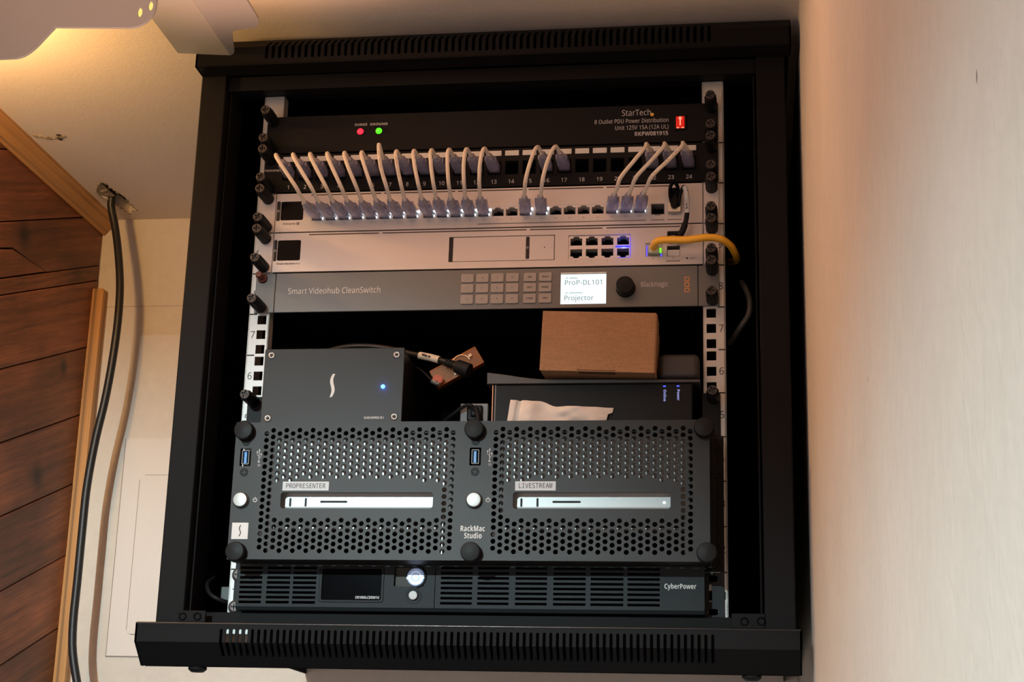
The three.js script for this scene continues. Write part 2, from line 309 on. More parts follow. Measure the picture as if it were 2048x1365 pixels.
// ---------- the rack cabinet ----------
const cab = thing('rack_cabinet', 'black wall-mounted open-front equipment rack with slotted top and bottom bezels', 'rack', [0, -56, -150]);
{
  // outline of a sheet whose slots are open to the bend: x from a to b, solid strip up to y s, slots from there to y t
  const comb = (xa, xb, s, t, slots, w, round) => {
    const p = [[xa, 0], [xb, 0], [xb, t]];
    for (let i = slots.length - 1; i >= 0; i--) {
      const c = slots[i], r = w / 2;
      p.push([c + r, t]);
      if (round) for (let k = 0; k <= 4; k++) { const q = k / 4 * Math.PI; p.push([c + r * Math.cos(q), s + r - r * Math.sin(q)]); } else p.push([c + r, s], [c - r, s]);
      p.push([c - r, t]);
    }
    p.push([xa, t]);
    return poly(p);
  };
  const topSlots = Array.from({ length: 66 }, (_, i) => -232.5 + 466 * i / 65), lowSlots = Array.from({ length: 76 }, (_, i) => -235 + 468 * i / 75);
  // the bezels are folded sheet: an upright front strip and a far strip that leans back to the cabinet
  const fold = (xa, xb, slots, w, yE, yB, yF, zF, c1, c2) => {
    const up = Math.sign(yB - yE), h = Math.abs(yB - yE), dy = Math.abs(yF - yB), dz = 51 - zF, L = Math.hypot(dy, dz);
    const place = (geo, oy, oz, uy, uz) => geo.applyMatrix4(new THREE.Matrix4().makeBasis(new THREE.Vector3(1, 0, 0), new THREE.Vector3(0, uy, uz), new THREE.Vector3(0, -uz, uy)).setPosition(0, oy, oz));
    const f = slab(comb(xa, xb, c1, h, slots, w, true), up > 0 ? -1.6 : 0, up > 0 ? 0 : 1.6), g = slab(comb(xa, xb, L - c2, L, slots, w, true), up > 0 ? 0 : -1.6, up > 0 ? 1.6 : 0);
    return [place(f, yE, 51, up, 0), place(g, yF, zF, -up * dy / L, dz / L)];
  };
  const end = (xa, xb, pts) => slab(poly(pts.map(([z, y]) => [-z, y])), xa, xb).rotateY(Math.PI / 2);
  // top bezel with its roof
  part('top_bezel', [
    fold(-310, 316, topSlots, 3.3, 572, 593, 612, 27, 6.5, 20),
    end(-310, -308, [[51, 572], [51, 593], [27, 612], [24, 612], [24, 572]]), end(314, 316, [[51, 572], [51, 593], [27, 612], [24, 612], [24, 572]]),
    box(-310, 316, 572, 574, 26, 51, 0.8),
  ], M.powder, cab);
  part('roof_panel', [box(-310, 316, 610.5, 612, ZB + 1, 27)], M.powder, cab);
  part('bottom_bezel', [
    fold(-321, 314, lowSlots, 2.9, -14.5, -33, -54, 28, 5.5, 19),
    end(-321, -319, [[51, -14.5], [51, -33], [28, -54], [24, -54], [24, -14.5]]), end(312, 314, [[51, -14.5], [51, -33], [28, -54], [24, -54], [24, -14.5]]),
    box(-320, 313, -16, -14.4, 20, 50.4),
  ], M.powder, cab);
  part('bezel_rim', [tube([[-320, -15.2, 50.2], [0, -15.2, 50.2], [313, -15.2, 50.2]], 1.2, 4, 10)], M.rim, cab);
  part('added_bezel_back', [box(-318.5, 311.5, -54, -30, 21, 23)], M.inside, cab);  // dark sheet added behind the lower slots so they read black
  part('floor_panel', [box(-309, 309, -16, -14, -290, -4)], M.inside, cab);
  for (const [a, b, c, d] of [[-310, -282, -281, -279], [280.5, 309.5, 277, 279]]) {
    part('post', [box(a, b, -14, 572, -24, 28, 1.6), box(c, d, 0, 560, -24, 16, 0.8)], M.powder, cab);
  }
  part('side_panel', [box(-310, -308, -14, 611, ZB + 1, -22)], M.powder, cab);  // side panels and roof lengthened to the wall to block lamp light
  part('side_panel', [box(307.5, 309.5, -14, 611, ZB + 1, -22)], M.powder, cab);
  part('back_panel', [box(-308, 308, -14, 611, -292, -290)], M.inside, cab);
  for (const x of [-210, 210]) part('wall_arm', [box(x - 20, x + 20, 300, 340, ZB, -292)], M.powder, cab);
  part('cross_bar', [box(-282, 280.5, 556, 572.5, 6, 22, 1), box(-282, 280.5, 560, 572, -14, 6)], M.powder, cab);
  // lower lip with its raised end tabs and black screws
  part('lower_lip', [box(-293, 277, -12, 0.2, 2, 13, 0.6), box(-287, -259, -11.8, -0.3, 26, 29.4, 0.6), box(250, 281, -11.8, 2.2, 26, 29.4, 0.6)], M.powder, cab);
  for (const [x, y] of [[-282, -6.2], [-267, -6.2], [262, -5.4], [277.5, -5]]) part('lip_screw', [lathe(x, y, 29, [[4.2, 0], [4.0, 1.0], [2.9, 1.3], [1.8, -1.5], [0.001, -1.5]].reverse(), 18)], M.blackGloss, cab);
  for (const x of [-266, 268]) part('foot', [lathe(x, -54, 26, [[0.001, 0], [9, 0], [9, 2.5], [6, 5], [0.001, 5.4]], 20).translate(-x, 54, -26).rotateX(Math.PI / 2).translate(x, -54, 20)], M.rubber, cab);
  // mounting rails
  const holeY = [];
  for (let u = 0; u < 12; u++) for (const h of [6.35, 22.225, 38.1]) holeY.push(u * 44.45 + h);
  for (const s of [-1, 1]) {
    const sh = poly([[s * 224.5, s < 0 ? -44 : -2], [s * 246.7, s < 0 ? -44 : -2], [s * 246.7, 558], [s * 224.5, 558]]);
    for (const y of holeY) { const q = 4.75, x = s * 232.55; sh.holes.push(hole([[x - q, y - q], [x - q, y + q], [x + q, y + q], [x + q, y - q]])); }
    const r = part('mounting_rail', [slab(sh, -2, 0), box(Math.min(s * 245.2, s * 246.7), Math.max(s * 245.2, s * 246.7), -12, 558, -46, 0), box(Math.min(s * 224.5, s * 226), Math.max(s * 224.5, s * 226), -2, 558, -14, 0)], M.zinc, cab);
    const ink = [];
    for (let u = 1; u <= 12; u++) {
      const y = (u - 1) * 44.45, t = String(u);
      if (u > 1) ink.push(s > 0 ? box(239.5, 246.2, y - 0.7, y + 0.7, -0.1, 0.12) : box(-246.2, -238.2, y - 0.7, y + 0.7, -0.1, 0.12));
      if (u < 10) ink.push(word(t, s > 0 ? 240.2 : -243.6, s > 0 ? 244.6 : -239.2, y + 18.6, 7.4, 0.14, sans));
    }
    part('rail_marking', ink, M.ink, r);
  }
}

// ---------- pieces the rack devices share ----------
const S = (g) => { const h = bake(g, [0, 0, 0]); return h; };
const G = {
  barrel: S([lathe(0, 0, 0, [[0.001, 0], [6.2, 0], [6.3, 2], [6.0, 4], [5.7, 8], [5.7, 26], [5.2, 30], [4.4, 31], [0.001, 31]], 20),
    ...Array.from({ length: 12 }, (_, i) => cyl(5.7 * Math.cos(i * Math.PI / 6), 5.7 * Math.sin(i * Math.PI / 6), 8, 26, 0.7, 0.6, 6))]),
  head: (() => { const s = new THREE.Shape(ngon(0, 0, 4.9, 20).map(([x, y]) => new THREE.Vector2(x, y)).reverse()), a = 0.75, b = 3.2; s.holes.push(hole([[a, a], [a, b], [-a, b], [-a, a], [-b, a], [-b, -a], [-a, -a], [-a, -b], [a, -b], [a, -a], [b, -a], [b, a]])); return S([slab(s, 31, 33.4, 0.5), cyl(0, 0, 30, 31.4, 4.6)]); })(),
  knob: S([lathe(0, 0, 0, [[0.001, 0], [8.6, 0], [9.2, 1], [9.2, 9.5], [8.4, 10.6], [0.001, 10.9]], 40), ...Array.from({ length: 36 }, (_, i) => cyl(9.15 * Math.cos(i * Math.PI / 18), 9.15 * Math.sin(i * Math.PI / 18), 1, 9.4, 0.4, 0.4, 5))]),
  cross: (() => { const s = new THREE.Shape(ngon(0, 0, 4.1, 20).map(([x, y]) => new THREE.Vector2(x, y)).reverse()), a = 0.55, b = 2.4; const c = hole([[a, a], [a, b], [-a, b], [-a, a], [-b, a], [-b, -a], [-a, -a], [-a, -b], [a, -b], [a, -a], [b, -a], [b, a]]); s.holes.push(c); return S([slab(s, -0.4, 0.9, 0.3)]); })(),
  boot: (() => {   // flexible strain-relief boot, its mouth at z 0
    const secs = [[0, 6.0, 4.6], [8, 6.2, 4.9], [18, 6.1, 4.6], [24, 5.0, 3.9], [30, 3.6, 3.2], [36, 2.9, 2.8]], n = 20, pos = [], idx = [];
    secs.forEach(([z, w, h]) => { for (let i = 0; i < n; i++) { const t = i / n * 2 * Math.PI, c = Math.cos(t), q = Math.sin(t), e = 0.55; pos.push(w * Math.sign(c) * Math.abs(c) ** e, h * Math.sign(q) * Math.abs(q) ** e, z); } });
    for (let k = 0; k < secs.length - 1; k++) for (let i = 0; i < n; i++) { const a = k * n + i, b = k * n + (i + 1) % n; idx.push(a, b, a + n, b, b + n, a + n); }
    const z = pos.length / 3; pos.push(0, 0, 0, 0, 0, 36); const last = (secs.length - 1) * n;
    for (let i = 0; i < n; i++) { idx.push(z, (i + 1) % n, i, z + 1, last + i, last + (i + 1) % n); }
    const g = new THREE.BufferGeometry(); g.setAttribute('position', new THREE.Float32BufferAttribute(pos, 3)); g.setIndex(idx); g.computeVertexNormals();
    return S([g, box(-1.6, 1.6, 3.6, 7.2, 2, 15, 0.8), box(-6.0, -4.4, -2, 3.4, 17, 26, 0.8), box(4.4, 6.0, -2, 3.4, 17, 26, 0.8)]);
  })(),
  plug: S([box(-5.8, 5.8, -3.6, 3.6, -9, 1, 0.5), box(-1.6, 1.6, 3.4, 5.2, -9, 0.5, 0.4)]),
};
function fix(parent, x, y, z, turn = 0) {       // black plastic-sleeved rack screw with a cross head
  const b = piece('mounting_screw', G.barrel, M.rubber, parent, [x, y, z], [0, 0, turn]);
  piece('screw_head', G.head, M.screwHead, b, [x, y, z]);
  return b;
}
const U = (n) => (n - 1) * 44.45;
const fourScrews = (d, n, z, skip = []) => [[-1, 38.1], [-1, 6.35], [1, 38.1], [1, 6.35]].forEach(([s, h], i) => skip.includes(i) || fix(d, s * 234, U(n) + h, z, i));
// opening of a jack with its latch notch: up = 1 notch above, -1 below
const jack = (x, y, w, h, up) => { const a = w / 2, b = h / 2, n = 2.4, t = 1.9; return up > 0 ? [[x - a, y - b], [x - a, y + b - t], [x - n - 1, y + b - t], [x - n - 1, y + b - 0.8], [x - n, y + b - 0.8], [x - n, y + b], [x + n, y + b], [x + n, y + b - 0.8], [x + n + 1, y + b - 0.8], [x + n + 1, y + b - t], [x + a, y + b - t], [x + a, y - b]]
  : [[x - a, y + b], [x + a, y + b], [x + a, y - b + t], [x + n + 1, y - b + t], [x + n + 1, y - b + 0.8], [x + n, y - b + 0.8], [x + n, y - b], [x - n, y - b], [x - n, y - b + 0.8], [x - n - 1, y - b + 0.8], [x - n - 1, y - b + t], [x - a, y - b + t]]; };
const liner = (pts, z0, z1, grow) => { const cx = pts.reduce((s, q) => s + q[0], 0) / pts.length, cy = pts.reduce((s, q) => s + q[1], 0) / pts.length, s = poly(pts.map(([x, y]) => [x + Math.sign(x - cx) * grow, y + Math.sign(y - cy) * grow])); s.holes.push(hole(pts)); return slab(s, z0, z1); };

// ---------- unit 12: power distribution strip ----------
{
  const d = thing('power_strip', 'black rack power strip with red and green lamps and a lit red rocker', 'power strip', [0, U(12), 0]);
  part('faceplate', [box(-241, 241, 490.2, 532.6, 0.3, 3, 0.5)], M.blackMatte, d);
  part('chassis', [box(-214, 214, 491, 532, -120, 0.5)], M.inside, d);
  for (const [x, m] of [[-137.8, M.ledRed], [-117.6, M.ledGreen]]) {
    const b = part('lamp_bezel', [lathe(x, 512.6, 3, [[4.4, 0], [4.3, 0.7], [3.7, 0.8], [3.7, 0]].reverse(), 20)], M.blackSatin, d);
    part('indicator_lamp', [new THREE.SphereGeometry(3.6, 18, 12).scale(1, 1, 0.8).translate(x, 512.6, 3.4)], m, b);
  }
  part('lettering', [word('SURGE', -144.4, -130.8, 519.4, 2.7, 3.15, bold), word('GROUND', -127.6, -108.4, 519.4, 2.7, 3.15, bold)], M.pale, d);
  part('lettering', [word('StarTech', 141.5, 171.6, 521.0, 6.6, 3.15, sans), word('8 Outlet PDU Power Distribution', 112.8, 189.9, 512.8, 4.6, 3.15, sans), word('Unit 125V 15A (12A UL)', 134.6, 189.9, 505.3, 4.6, 3.15, sans), word('RKPW081915', 155.0, 189.6, 498.0, 4.6, 3.15, bold)], M.pale, d);
  part('logo_dot', [cyl(172.9, 521.6, 3, 3.2, 1.9)], mat(0.75, 0.42, 0.08, 0.6), d);
  const r = part('switch_frame', [(() => { const s = rrect(195.6, 208.6, 503, 520, 1); s.holes.push(rrect(197.4, 206.8, 504.6, 518.6, 0.6, THREE.Path)); return slab(s, 3, 4.8, 0.4); })()], M.blackSatin, d);
  part('rocker', [box(197.6, 206.6, 504.8, 518.4, 0.8, 4.4, 0.9).rotateX(0)], phys(0.55, 0.01, 0.01, 0.15, 0, { emissive: new THREE.Color(0.75, 0.015, 0.008), emissiveIntensity: 0.5 }), r);
  part('rocker_filament', [box(201.6, 202.6, 508, 516, 4.3, 4.7, 0.2), new THREE.TorusGeometry(1.3, 0.35, 6, 16).translate(202.1, 516, 4.6), box(198.6, 201, 504.9, 505.5, 4.3, 4.8), box(203.4, 206, 504.9, 505.5, 4.3, 4.8)], glow(1, 0.25, 0.15, 2.2), r);
  fourScrews(d, 12, 3);
}

// ---------- unit 11: patch panel ----------
const PX = (i) => -213.3 + 18.45 * (i - 1), PY = 466.6;
const cabled = [1, 2, 3, 4, 5, 6, 7, 8, 9, 10, 11, 12, 13, 16, 17, 22, 23, 24];
{
  const d = thing('patch_bay', 'black 24-port patch panel with white label strips under the power strip', 'patch panel', [0, U(11), 0]);
  const s = poly([[-241, 445.6], [241, 445.6], [241, 488.4], [-241, 488.4]]);
  for (let i = 1; i <= 24; i++) s.holes.push(hole([[PX(i) - 7.1, PY - 7.6], [PX(i) - 7.1, PY + 7.6], [PX(i) + 7.1, PY + 7.6], [PX(i) + 7.1, PY - 7.6]]));
  part('faceplate', [slab(s, 0.3, 3)], M.blackMatte, d);
  part('chassis', [box(-222, 222, 447, 488, -60, -16)], M.inside, d);
  for (let i = 1; i <= 24; i++) {
    const x = PX(i), o = [[x - 7.1, PY - 7.6], [x - 7.1, PY + 7.6], [x + 7.1, PY + 7.6], [x + 7.1, PY - 7.6]], f = poly(o), j = jack(x, PY - 0.4, 11.8, 9.4, 1);
    if (cabled.includes(i)) f.holes.push(hole(j)); else f.holes.push(hole([[x - 6.2, PY - 6.6], [x - 6.2, PY + 6.6], [x + 6.2, PY + 6.6], [x + 6.2, PY - 6.6]]));
    part('port', [slab(f, -12, 1.6)], M.inside, d);
    part('label_strip', [box(x - 7.3, x + 7.3, 480, 485.8, 2.8, 3.7, 0.3)], M.white, d);
  }
  part('lettering', Array.from({ length: 24 }, (_, i) => centred(String(i + 1), PX(i + 1), 449.0, 4.3, 3.15, sans)), M.white, d);
  part('lettering', [word('TRENDNET', -240.6, -222, 469.6, 2.2, 3.15, bold)], M.pale, d);
  fourScrews(d, 11, 3);
}

// ---------- unit 10: 24-port switch ----------
const SX = (i) => (i <= 8 ? -178.9 + 14.54 * (i - 1) : i <= 16 ? -59.4 + 14.54 * (i - 9) : 59.1 + 14.54 * (i - 17)), SY = 418.0;
const rackEars = (d, n, m) => { for (const s of [-1, 1]) part('mounting_ear', [box(Math.min(s * 225.6, s * 241), Math.max(s * 225.6, s * 241), U(n) + 0.8, U(n) + 43.6, 0.2, 2.6, 0.5)], m, d); };
const dashes = (xs, y, h, z) => xs.map(([a, b]) => box(a, b, y - h / 2, y + h / 2, z, z + 0.12));
{
  const d = thing('network_switch', 'silver network switch with one row of ports filled by white patch cords', 'network switch', [0, U(10), 0]);
  const s = rrect(-224.6, 224.6, U(10) + 0.7, U(10) + 43.7, 0.6);
  for (let i = 1; i <= 24; i++) s.holes.push(hole([[SX(i) - 6.9, SY - 5.6], [SX(i) - 6.9, SY + 5.6], [SX(i) + 6.9, SY + 5.6], [SX(i) + 6.9, SY - 5.6]]));
  for (const [a, b] of [[172, 186], [189, 203]]) s.holes.push(hole([[a, 410.4], [a, 422.4], [b, 422.4], [b, 410.4]]));
  part('faceplate', [slab(s, 0.6, 3)], M.silver, d);
  part('chassis', [box(-218, 218, U(10) + 1.5, U(10) + 43, -260, -16)], M.inside, d);
  rackEars(d, 10, M.silver);
  for (let i = 1; i <= 24; i++) {
    const x = SX(i), f = poly([[x - 6.9, SY - 5.6], [x + 6.9, SY - 5.6], [x + 6.9, SY + 5.6], [x - 6.9, SY + 5.6]]); f.holes.push(hole(jack(x, SY - 0.2, 12.2, 9.4, 1)));
    const p = part('port', [slab(f, -11, 2.7)], cabled.includes(i) ? M.steel : M.silver, d);
    part('port_cavity', [box(x - 6.6, x + 6.6, SY - 5.4, SY + 5.4, -13, -11)], M.inside, p);
    if (cabled.includes(i)) {
      const lit = i >= 8 && i < 20;
      part('port_lamp', [lit ? new THREE.SphereGeometry(1.5, 12, 8).translate(x + 6.9, SY + 1.2, 5.2) : box(x + 5.6, x + 6.4, SY - 0.4, SY + 1.4, 3, 5.5, 0.3), box(x + 5.0, x + 6.0, SY - 4.6, SY - 1.6, 2.8, 4.4, 0.4)], M.ledWhite, p);
    }
  }
  for (const [a, b] of [[172, 186], [189, 203]]) {
    const f = poly([[a, 410.4], [b, 410.4], [b, 422.4], [a, 422.4]]); f.holes.push(hole([[a + 0.6, 411], [a + 0.6, 421.8], [b - 0.6, 421.8], [b - 0.6, 411]]));
    const p = part('module_cage', [slab(f, -20, 2.9), box(a + 4, b - 4, 409.4, 411, 0, 3.2, 0.3)], a < 180 ? M.greyInk : M.steel, d);
    part('cage_cavity', [box(a + 0.5, b - 0.5, 411, 421.8, -22, -12)], M.inside, p);
  }
  part('vent_slit', dashes([[-187.2, -111.5], [-108.6, -32.5], [-29.6, 42], [45, 123], [126.1, 191.5]], 441.6, 1.2, 2.95), M.seam, d);
  const sc = part('status_screen', [slab(rrect(-219.4, -194.8, 413.8, 434.8, 1.6), 2.6, 3.3, 0.3)], M.blackGloss, d);
  part('screen_bar', [slab(rrect(-224, -219.9, 413.2, 435.4, 1.6), 2.6, 3.3, 0.3)], M.ink, sc);
  part('screen_mark', [new THREE.TorusGeometry(1.0, 0.35, 6, 16).translate(-222, 424.2, 3.4)], M.pale, sc);
  part('lettering', [word('Enterprise', -216.0, -202.6, 408.9, 2.0, 3.15, bold), new THREE.RingGeometry(0.7, 1.5, 16).translate(-199.9, 409.9, 3.15), ...Array.from({ length: 24 }, (_, i) => centred(String(i + 1), SX(i + 1), 408.5, 1.4, 3.15, sans))], M.ink, d);
  part('speed_bar', dashes([[-7.7, 167], [172, 186], [189, 203]], 404.6, 1.1, 2.95), M.greyInk, d);
  fourScrews(d, 10, 2.6);
}

// ---------- unit 9: gateway ----------
{
  const d = thing('network_gateway', 'silver network gateway with a drive bay, eight empty ports and a yellow cable', 'gateway', [0, U(9), 0]);
  const s = rrect(-224.6, 224.6, U(9) + 0.7, U(9) + 43.7, 0.6), y0 = 364.4, y1 = 390;
  s.holes.push(hole([[-36.9, 363.4], [-36.9, 391], [73.6, 391], [73.6, 363.4]]), hole([[87.5, y0], [87.5, y1], [151.6, y1], [151.6, y0]]), hole([[166.6, 364.8], [166.6, 379.8], [184.4, 379.8], [184.4, 364.8]]));
  for (const y of [379.0, 364.8]) s.holes.push(hole([[188, y], [188, y + 12], [202, y + 12], [202, y]]));
  part('faceplate', [slab(s, 0.6, 3)], M.silver, d);
  part('chassis', [box(-218, 218, U(9) + 1.5, U(9) + 43, -280, -16), box(-36, 73, 363, 391.4, -16, -4)], M.inside, d);
  rackEars(d, 9, M.silver);
  const bay = part('drive_tray', [box(-32.6, 73.0, 364, 390.4, -4, 2.8, 0.6)], M.silver, d);
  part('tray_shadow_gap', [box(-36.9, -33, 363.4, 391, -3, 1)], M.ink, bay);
  part('tray_latch', [slab(rrect(43.6, 47.3, 365.4, 389.4, 1), 2.6, 3.3, 0.3)], M.ink, bay);
  part('latch_mark', [new THREE.TorusGeometry(0.9, 0.3, 6, 16).translate(45.4, 377.4, 3.4)], M.pale, bay);
  part('pin_hole', [cyl(63, 377.6, 2.7, 2.95, 0.6)], M.ink, bay);
  // block of eight ports, two rows with the latches outwards
  const f = poly([[87.5, y0], [151.6, y0], [151.6, y1], [87.5, y1]]), w = (151.6 - 87.5) / 4;
  const spots = [];
  for (let i = 0; i < 4; i++) spots.push([87.5 + w * (i + 0.5), 384.0, 1], [87.5 + w * (i + 0.5), 370.4, -1]);
  spots.forEach(([x, y, u]) => f.holes.push(hole(jack(x, y, 12.2, 9.6, u))));
  const blk = part('port_block', [slab(f, -12, 1.2)], mat(0.5, 0.5, 0.52, 0.35, 0.5), d);
  spots.forEach(([x, y]) => part('port', [box(x - 6.6, x + 6.6, y - 5, y + 5, -14, -10)], M.inside, blk));
  part('link_lamp', [box(135.8, 150.4, 376.3, 378.2, 1.1, 1.5, 0.15), box(150.7, 151.4, 366, 388, 0.4, 1.6, 0.2), box(138.5, 150.6, 365.0, 365.5, 1.1, 1.4)], glow(0.03, 0.05, 1.0, 1.1), blk);
  const pl = new THREE.PointLight(new THREE.Color(0.1, 0.12, 1), 0.00035, 0, 2); pl.name = 'link_lamp_light'; pl.position.copy(vm(144, 377.3, 6)); pl.shadow.radius = 0.1; pl.castShadow = true; scene.add(pl);
  // uplink port and the stacked module cages
  const g = poly([[166.6, 364.8], [184.4, 364.8], [184.4, 379.8], [166.6, 379.8]]); g.holes.push(hole(jack(175.5, 371.4, 12.2, 9.6, 1)));
  const up = part('uplink_port', [slab(g, -12, 1.8)], mat(0.3, 0.3, 0.32, 0.35, 0.5), d);
  part('port_cavity', [box(169, 182, 366, 378, -14, -11)], M.inside, up);
  part('link_lamp', [box(167.2, 168.6, 365.6, 377.4, 1.7, 2.1, 0.15), box(181.6, 183.6, 365.4, 368.4, 1.7, 2.1, 0.15)], glow(0.12, 0.10, 1.0, 1.0), up);
  part('activity_lamp', [box(180.8, 182.8, 369.2, 374, 1.7, 4.0, 0.4)], M.ledLime, up);
  for (const y of [379.0, 364.8]) {
    const c = poly([[188, y], [202, y], [202, y + 12], [188, y + 12]]); c.holes.push(hole([[188.6, y + 0.6], [188.6, y + 11.4], [201.4, y + 11.4], [201.4, y + 0.6]]));
    const q = part('module_cage', [slab(c, -20, 2.9)], M.steel, d);
    part('cage_insert', [box(188.8, 201.2, y + 0.8, y + (y < 370 ? 7.6 : 11.2), -14, y < 370 ? 1.8 : -9, 0.4)], y < 370 ? M.white : M.inside, q);
  }
  part('vent_slit', dashes([[-187.1, -111.8], [-108.1, 43.9], [47.4, 122.5], [126.5, 201.8]], 397.1, 1.2, 2.95), M.seam, d);
  const sc = part('status_screen', [slab(rrect(-220.2, -195.2, 368.8, 391.4, 1.8), 2.6, 3.3, 0.3)], M.blackGloss, d);
  part('screen_bar', [slab(rrect(-224.3, -220.7, 368.2, 392.2, 1.6), 2.6, 3.3, 0.3)], M.ink, sc);
  part('screen_mark', [new THREE.TorusGeometry(1.0, 0.35, 6, 16).translate(-222.5, 379.8, 3.4)], M.pale, sc);
  part('lettering', [word('Dream Machine', -220.0, -200.4, 364.3, 2.1, 3.15, bold), word('Pro', -199.4, -195, 364.3, 1.9, 3.15, sans), word('RESET', 212, 217.6, 361.8, 1.5, 3.15, sans), ...[0, 1, 2, 3].flatMap((i) => [centred(String(i * 2 + 1), 87.5 + w * (i + 0.5), 392.4, 1.4, 3.15), centred(String(i * 2 + 2), 87.5 + w * (i + 0.5), 361.4, 1.4, 3.15)]), centred('9', 174, 361.6, 1.6, 3.15), centred('10', 194.5, 362.6, 1.4, 3.15)], M.ink, d);
  part('reset_hole', [cyl(208.7, 362.6, 2.8, 3.1, 1.0)], M.ink, d);
  part('speed_bar', dashes([[187.6, 201.8]], 359.9, 1.1, 2.95), M.greyInk, d);
  fourScrews(d, 9, 2.6);
}

// ---------- unit 8: video router ----------
{
  const d = thing('video_router', 'grey video router with white square keys, a glowing screen and a black knob', 'video router', [0, U(8), 0]);
  part('faceplate', [box(-219.6, 219.6, U(8) + 0.6, U(8) + 43.6, 0.6, 3.2, 0.7)], M.hubGrey, d);
  for (const s of [-1, 1]) part('mounting_ear', [box(Math.min(s * 220, s * 241), Math.max(s * 220, s * 241), U(8) + 0.6, U(8) + 43.6, 0.2, 2.9, 0.7)], M.hubGrey, d);
  part('chassis', [box(-214, 214, U(8) + 1.5, U(8) + 43, -150, 0.8)], M.inside, d);
  const words = [['SRC', 'DEST'], ['TAKE', 'UNDO'], ['CLEAR', 'LOCK']], top = [349.9, 339.0, 327.4], low = [340.4, 329.1, 317.2];
  words.splice(0, 3, ['SRC', 'MENU'], ['DEST', 'PANEL'], ['CLEAR', 'TAKE']);
  for (let r = 0; r < 3; r++) {
    for (let c = 0; c < 4; c++) {
      const x = -22.5 + 15.55 * c, k = part('key', [slab(rrect(x, x + 13.3, low[r], top[r], 1.5), 2.8, 4.6, 0.6)], M.key, d);
      part('key_print', [centred(String(c * 3 + r + 1), x + 6.6, (low[r] + top[r]) / 2 - 0.9, 1.9, 4.75, sans)], M.ink, k);
    }
    for (let c = 0; c < 2; c++) {
      const x = 42.3 + 15.8 * c, k = part('key', [slab(rrect(x, x + 13.3, low[r], top[r], 1.5), 2.8, 4.6, 0.6)], M.key, d);
      part('key_print', [centred(words[r][c], x + 6.6, (low[r] + top[r]) / 2 - 0.8, 1.7, 4.75, bold)], M.ink, k);
    }
  }
  const sc = part('screen', [box(80.5, 127, 315.7, 347.6, 1.6, 3.4, 0.3)], glow(0.80, 0.93, 0.93, 1.25), d);
  part('screen_lip', [box(80.3, 127.2, 348.2, 349.4, 2.8, 3.7, 0.3)], mat(0.8, 0.85, 0.86, 0.2), sc);
  part('screen_text', [word('ProP-DL101', 84.9, 122.6, 336.0, 5.2, 3.5, sans), word('Projector', 84.7, 114.2, 319.6, 5.2, 3.5, sans)], glow(0.11, 0.19, 0.20, 1.0), sc);
  part('screen_line', [...dashes([[85.6, 88.2], [89.4, 97.5]], 343.4, 1.5, 3.45), ...dashes([[85.4, 88], [89.2, 103]], 327.6, 1.4, 3.45)], glow(0.50, 0.64, 0.64, 1.0), sc);
  const sl = new THREE.RectAreaLight(new THREE.Color(0.85, 0.97, 1), 1.1, 0.046, 0.032); sl.name = 'screen_light'; sl.position.copy(vm(103.8, 331.7, 4.2)); sl.lookAt(vm(103.8, 331.7, 500)); scene.add(sl);
  part('knob', [lathe(146.8, 331.6, 3, [[0.001, 0], [9.9, 0], [9.9, 1.5], [9.3, 2], [9.0, 12.5], [8.2, 13.6], [0.001, 13.4]], 40), lathe(148, 328, 16.2, [[0.001, 0], [2, 0.2], [2.3, 0.6]].reverse(), 16)], M.blackSatin, d);
  part('lettering', [word('Smart Videohub CleanSwitch', -205.5, -107.2, 331.6, 6.3, 3.4, sans)], M.white, d);
  part('lettering', [word('Blackmagic', 162.4, 189.5, 332.9, 5.2, 3.4, sans)], M.pale, d);
  part('logo', [340.3, 334.5, 328.7].map((y) => { const s = rrect(206, 211.2, y - 2.4, y + 2.4, 1.1); s.holes.push(rrect(206.9, 210.3, y - 1.5, y + 1.5, 0.5, THREE.Path)); return slab(s, 3.1, 3.4); }), mat(0.62, 0.27, 0.08, 0.6), d);
  fourScrews(d, 8, 3.2, [0]);
  part('bare_screw', [cyl(-234, U(8) + 38.1, 3, 15, 3.2, 2.6, 12), lathe(-234, U(8) + 38.1, 3, [[0.001, 0], [5.4, 0], [4.6, 3], [0.001, 3.4]], 14), cyl(-234, U(8) + 38.1, 15, 19, 4.4, 3.2, 6)], mat(0.10, 0.025, 0.018, 0.55), d, 'short dark red-brown screw without a sleeve');
}

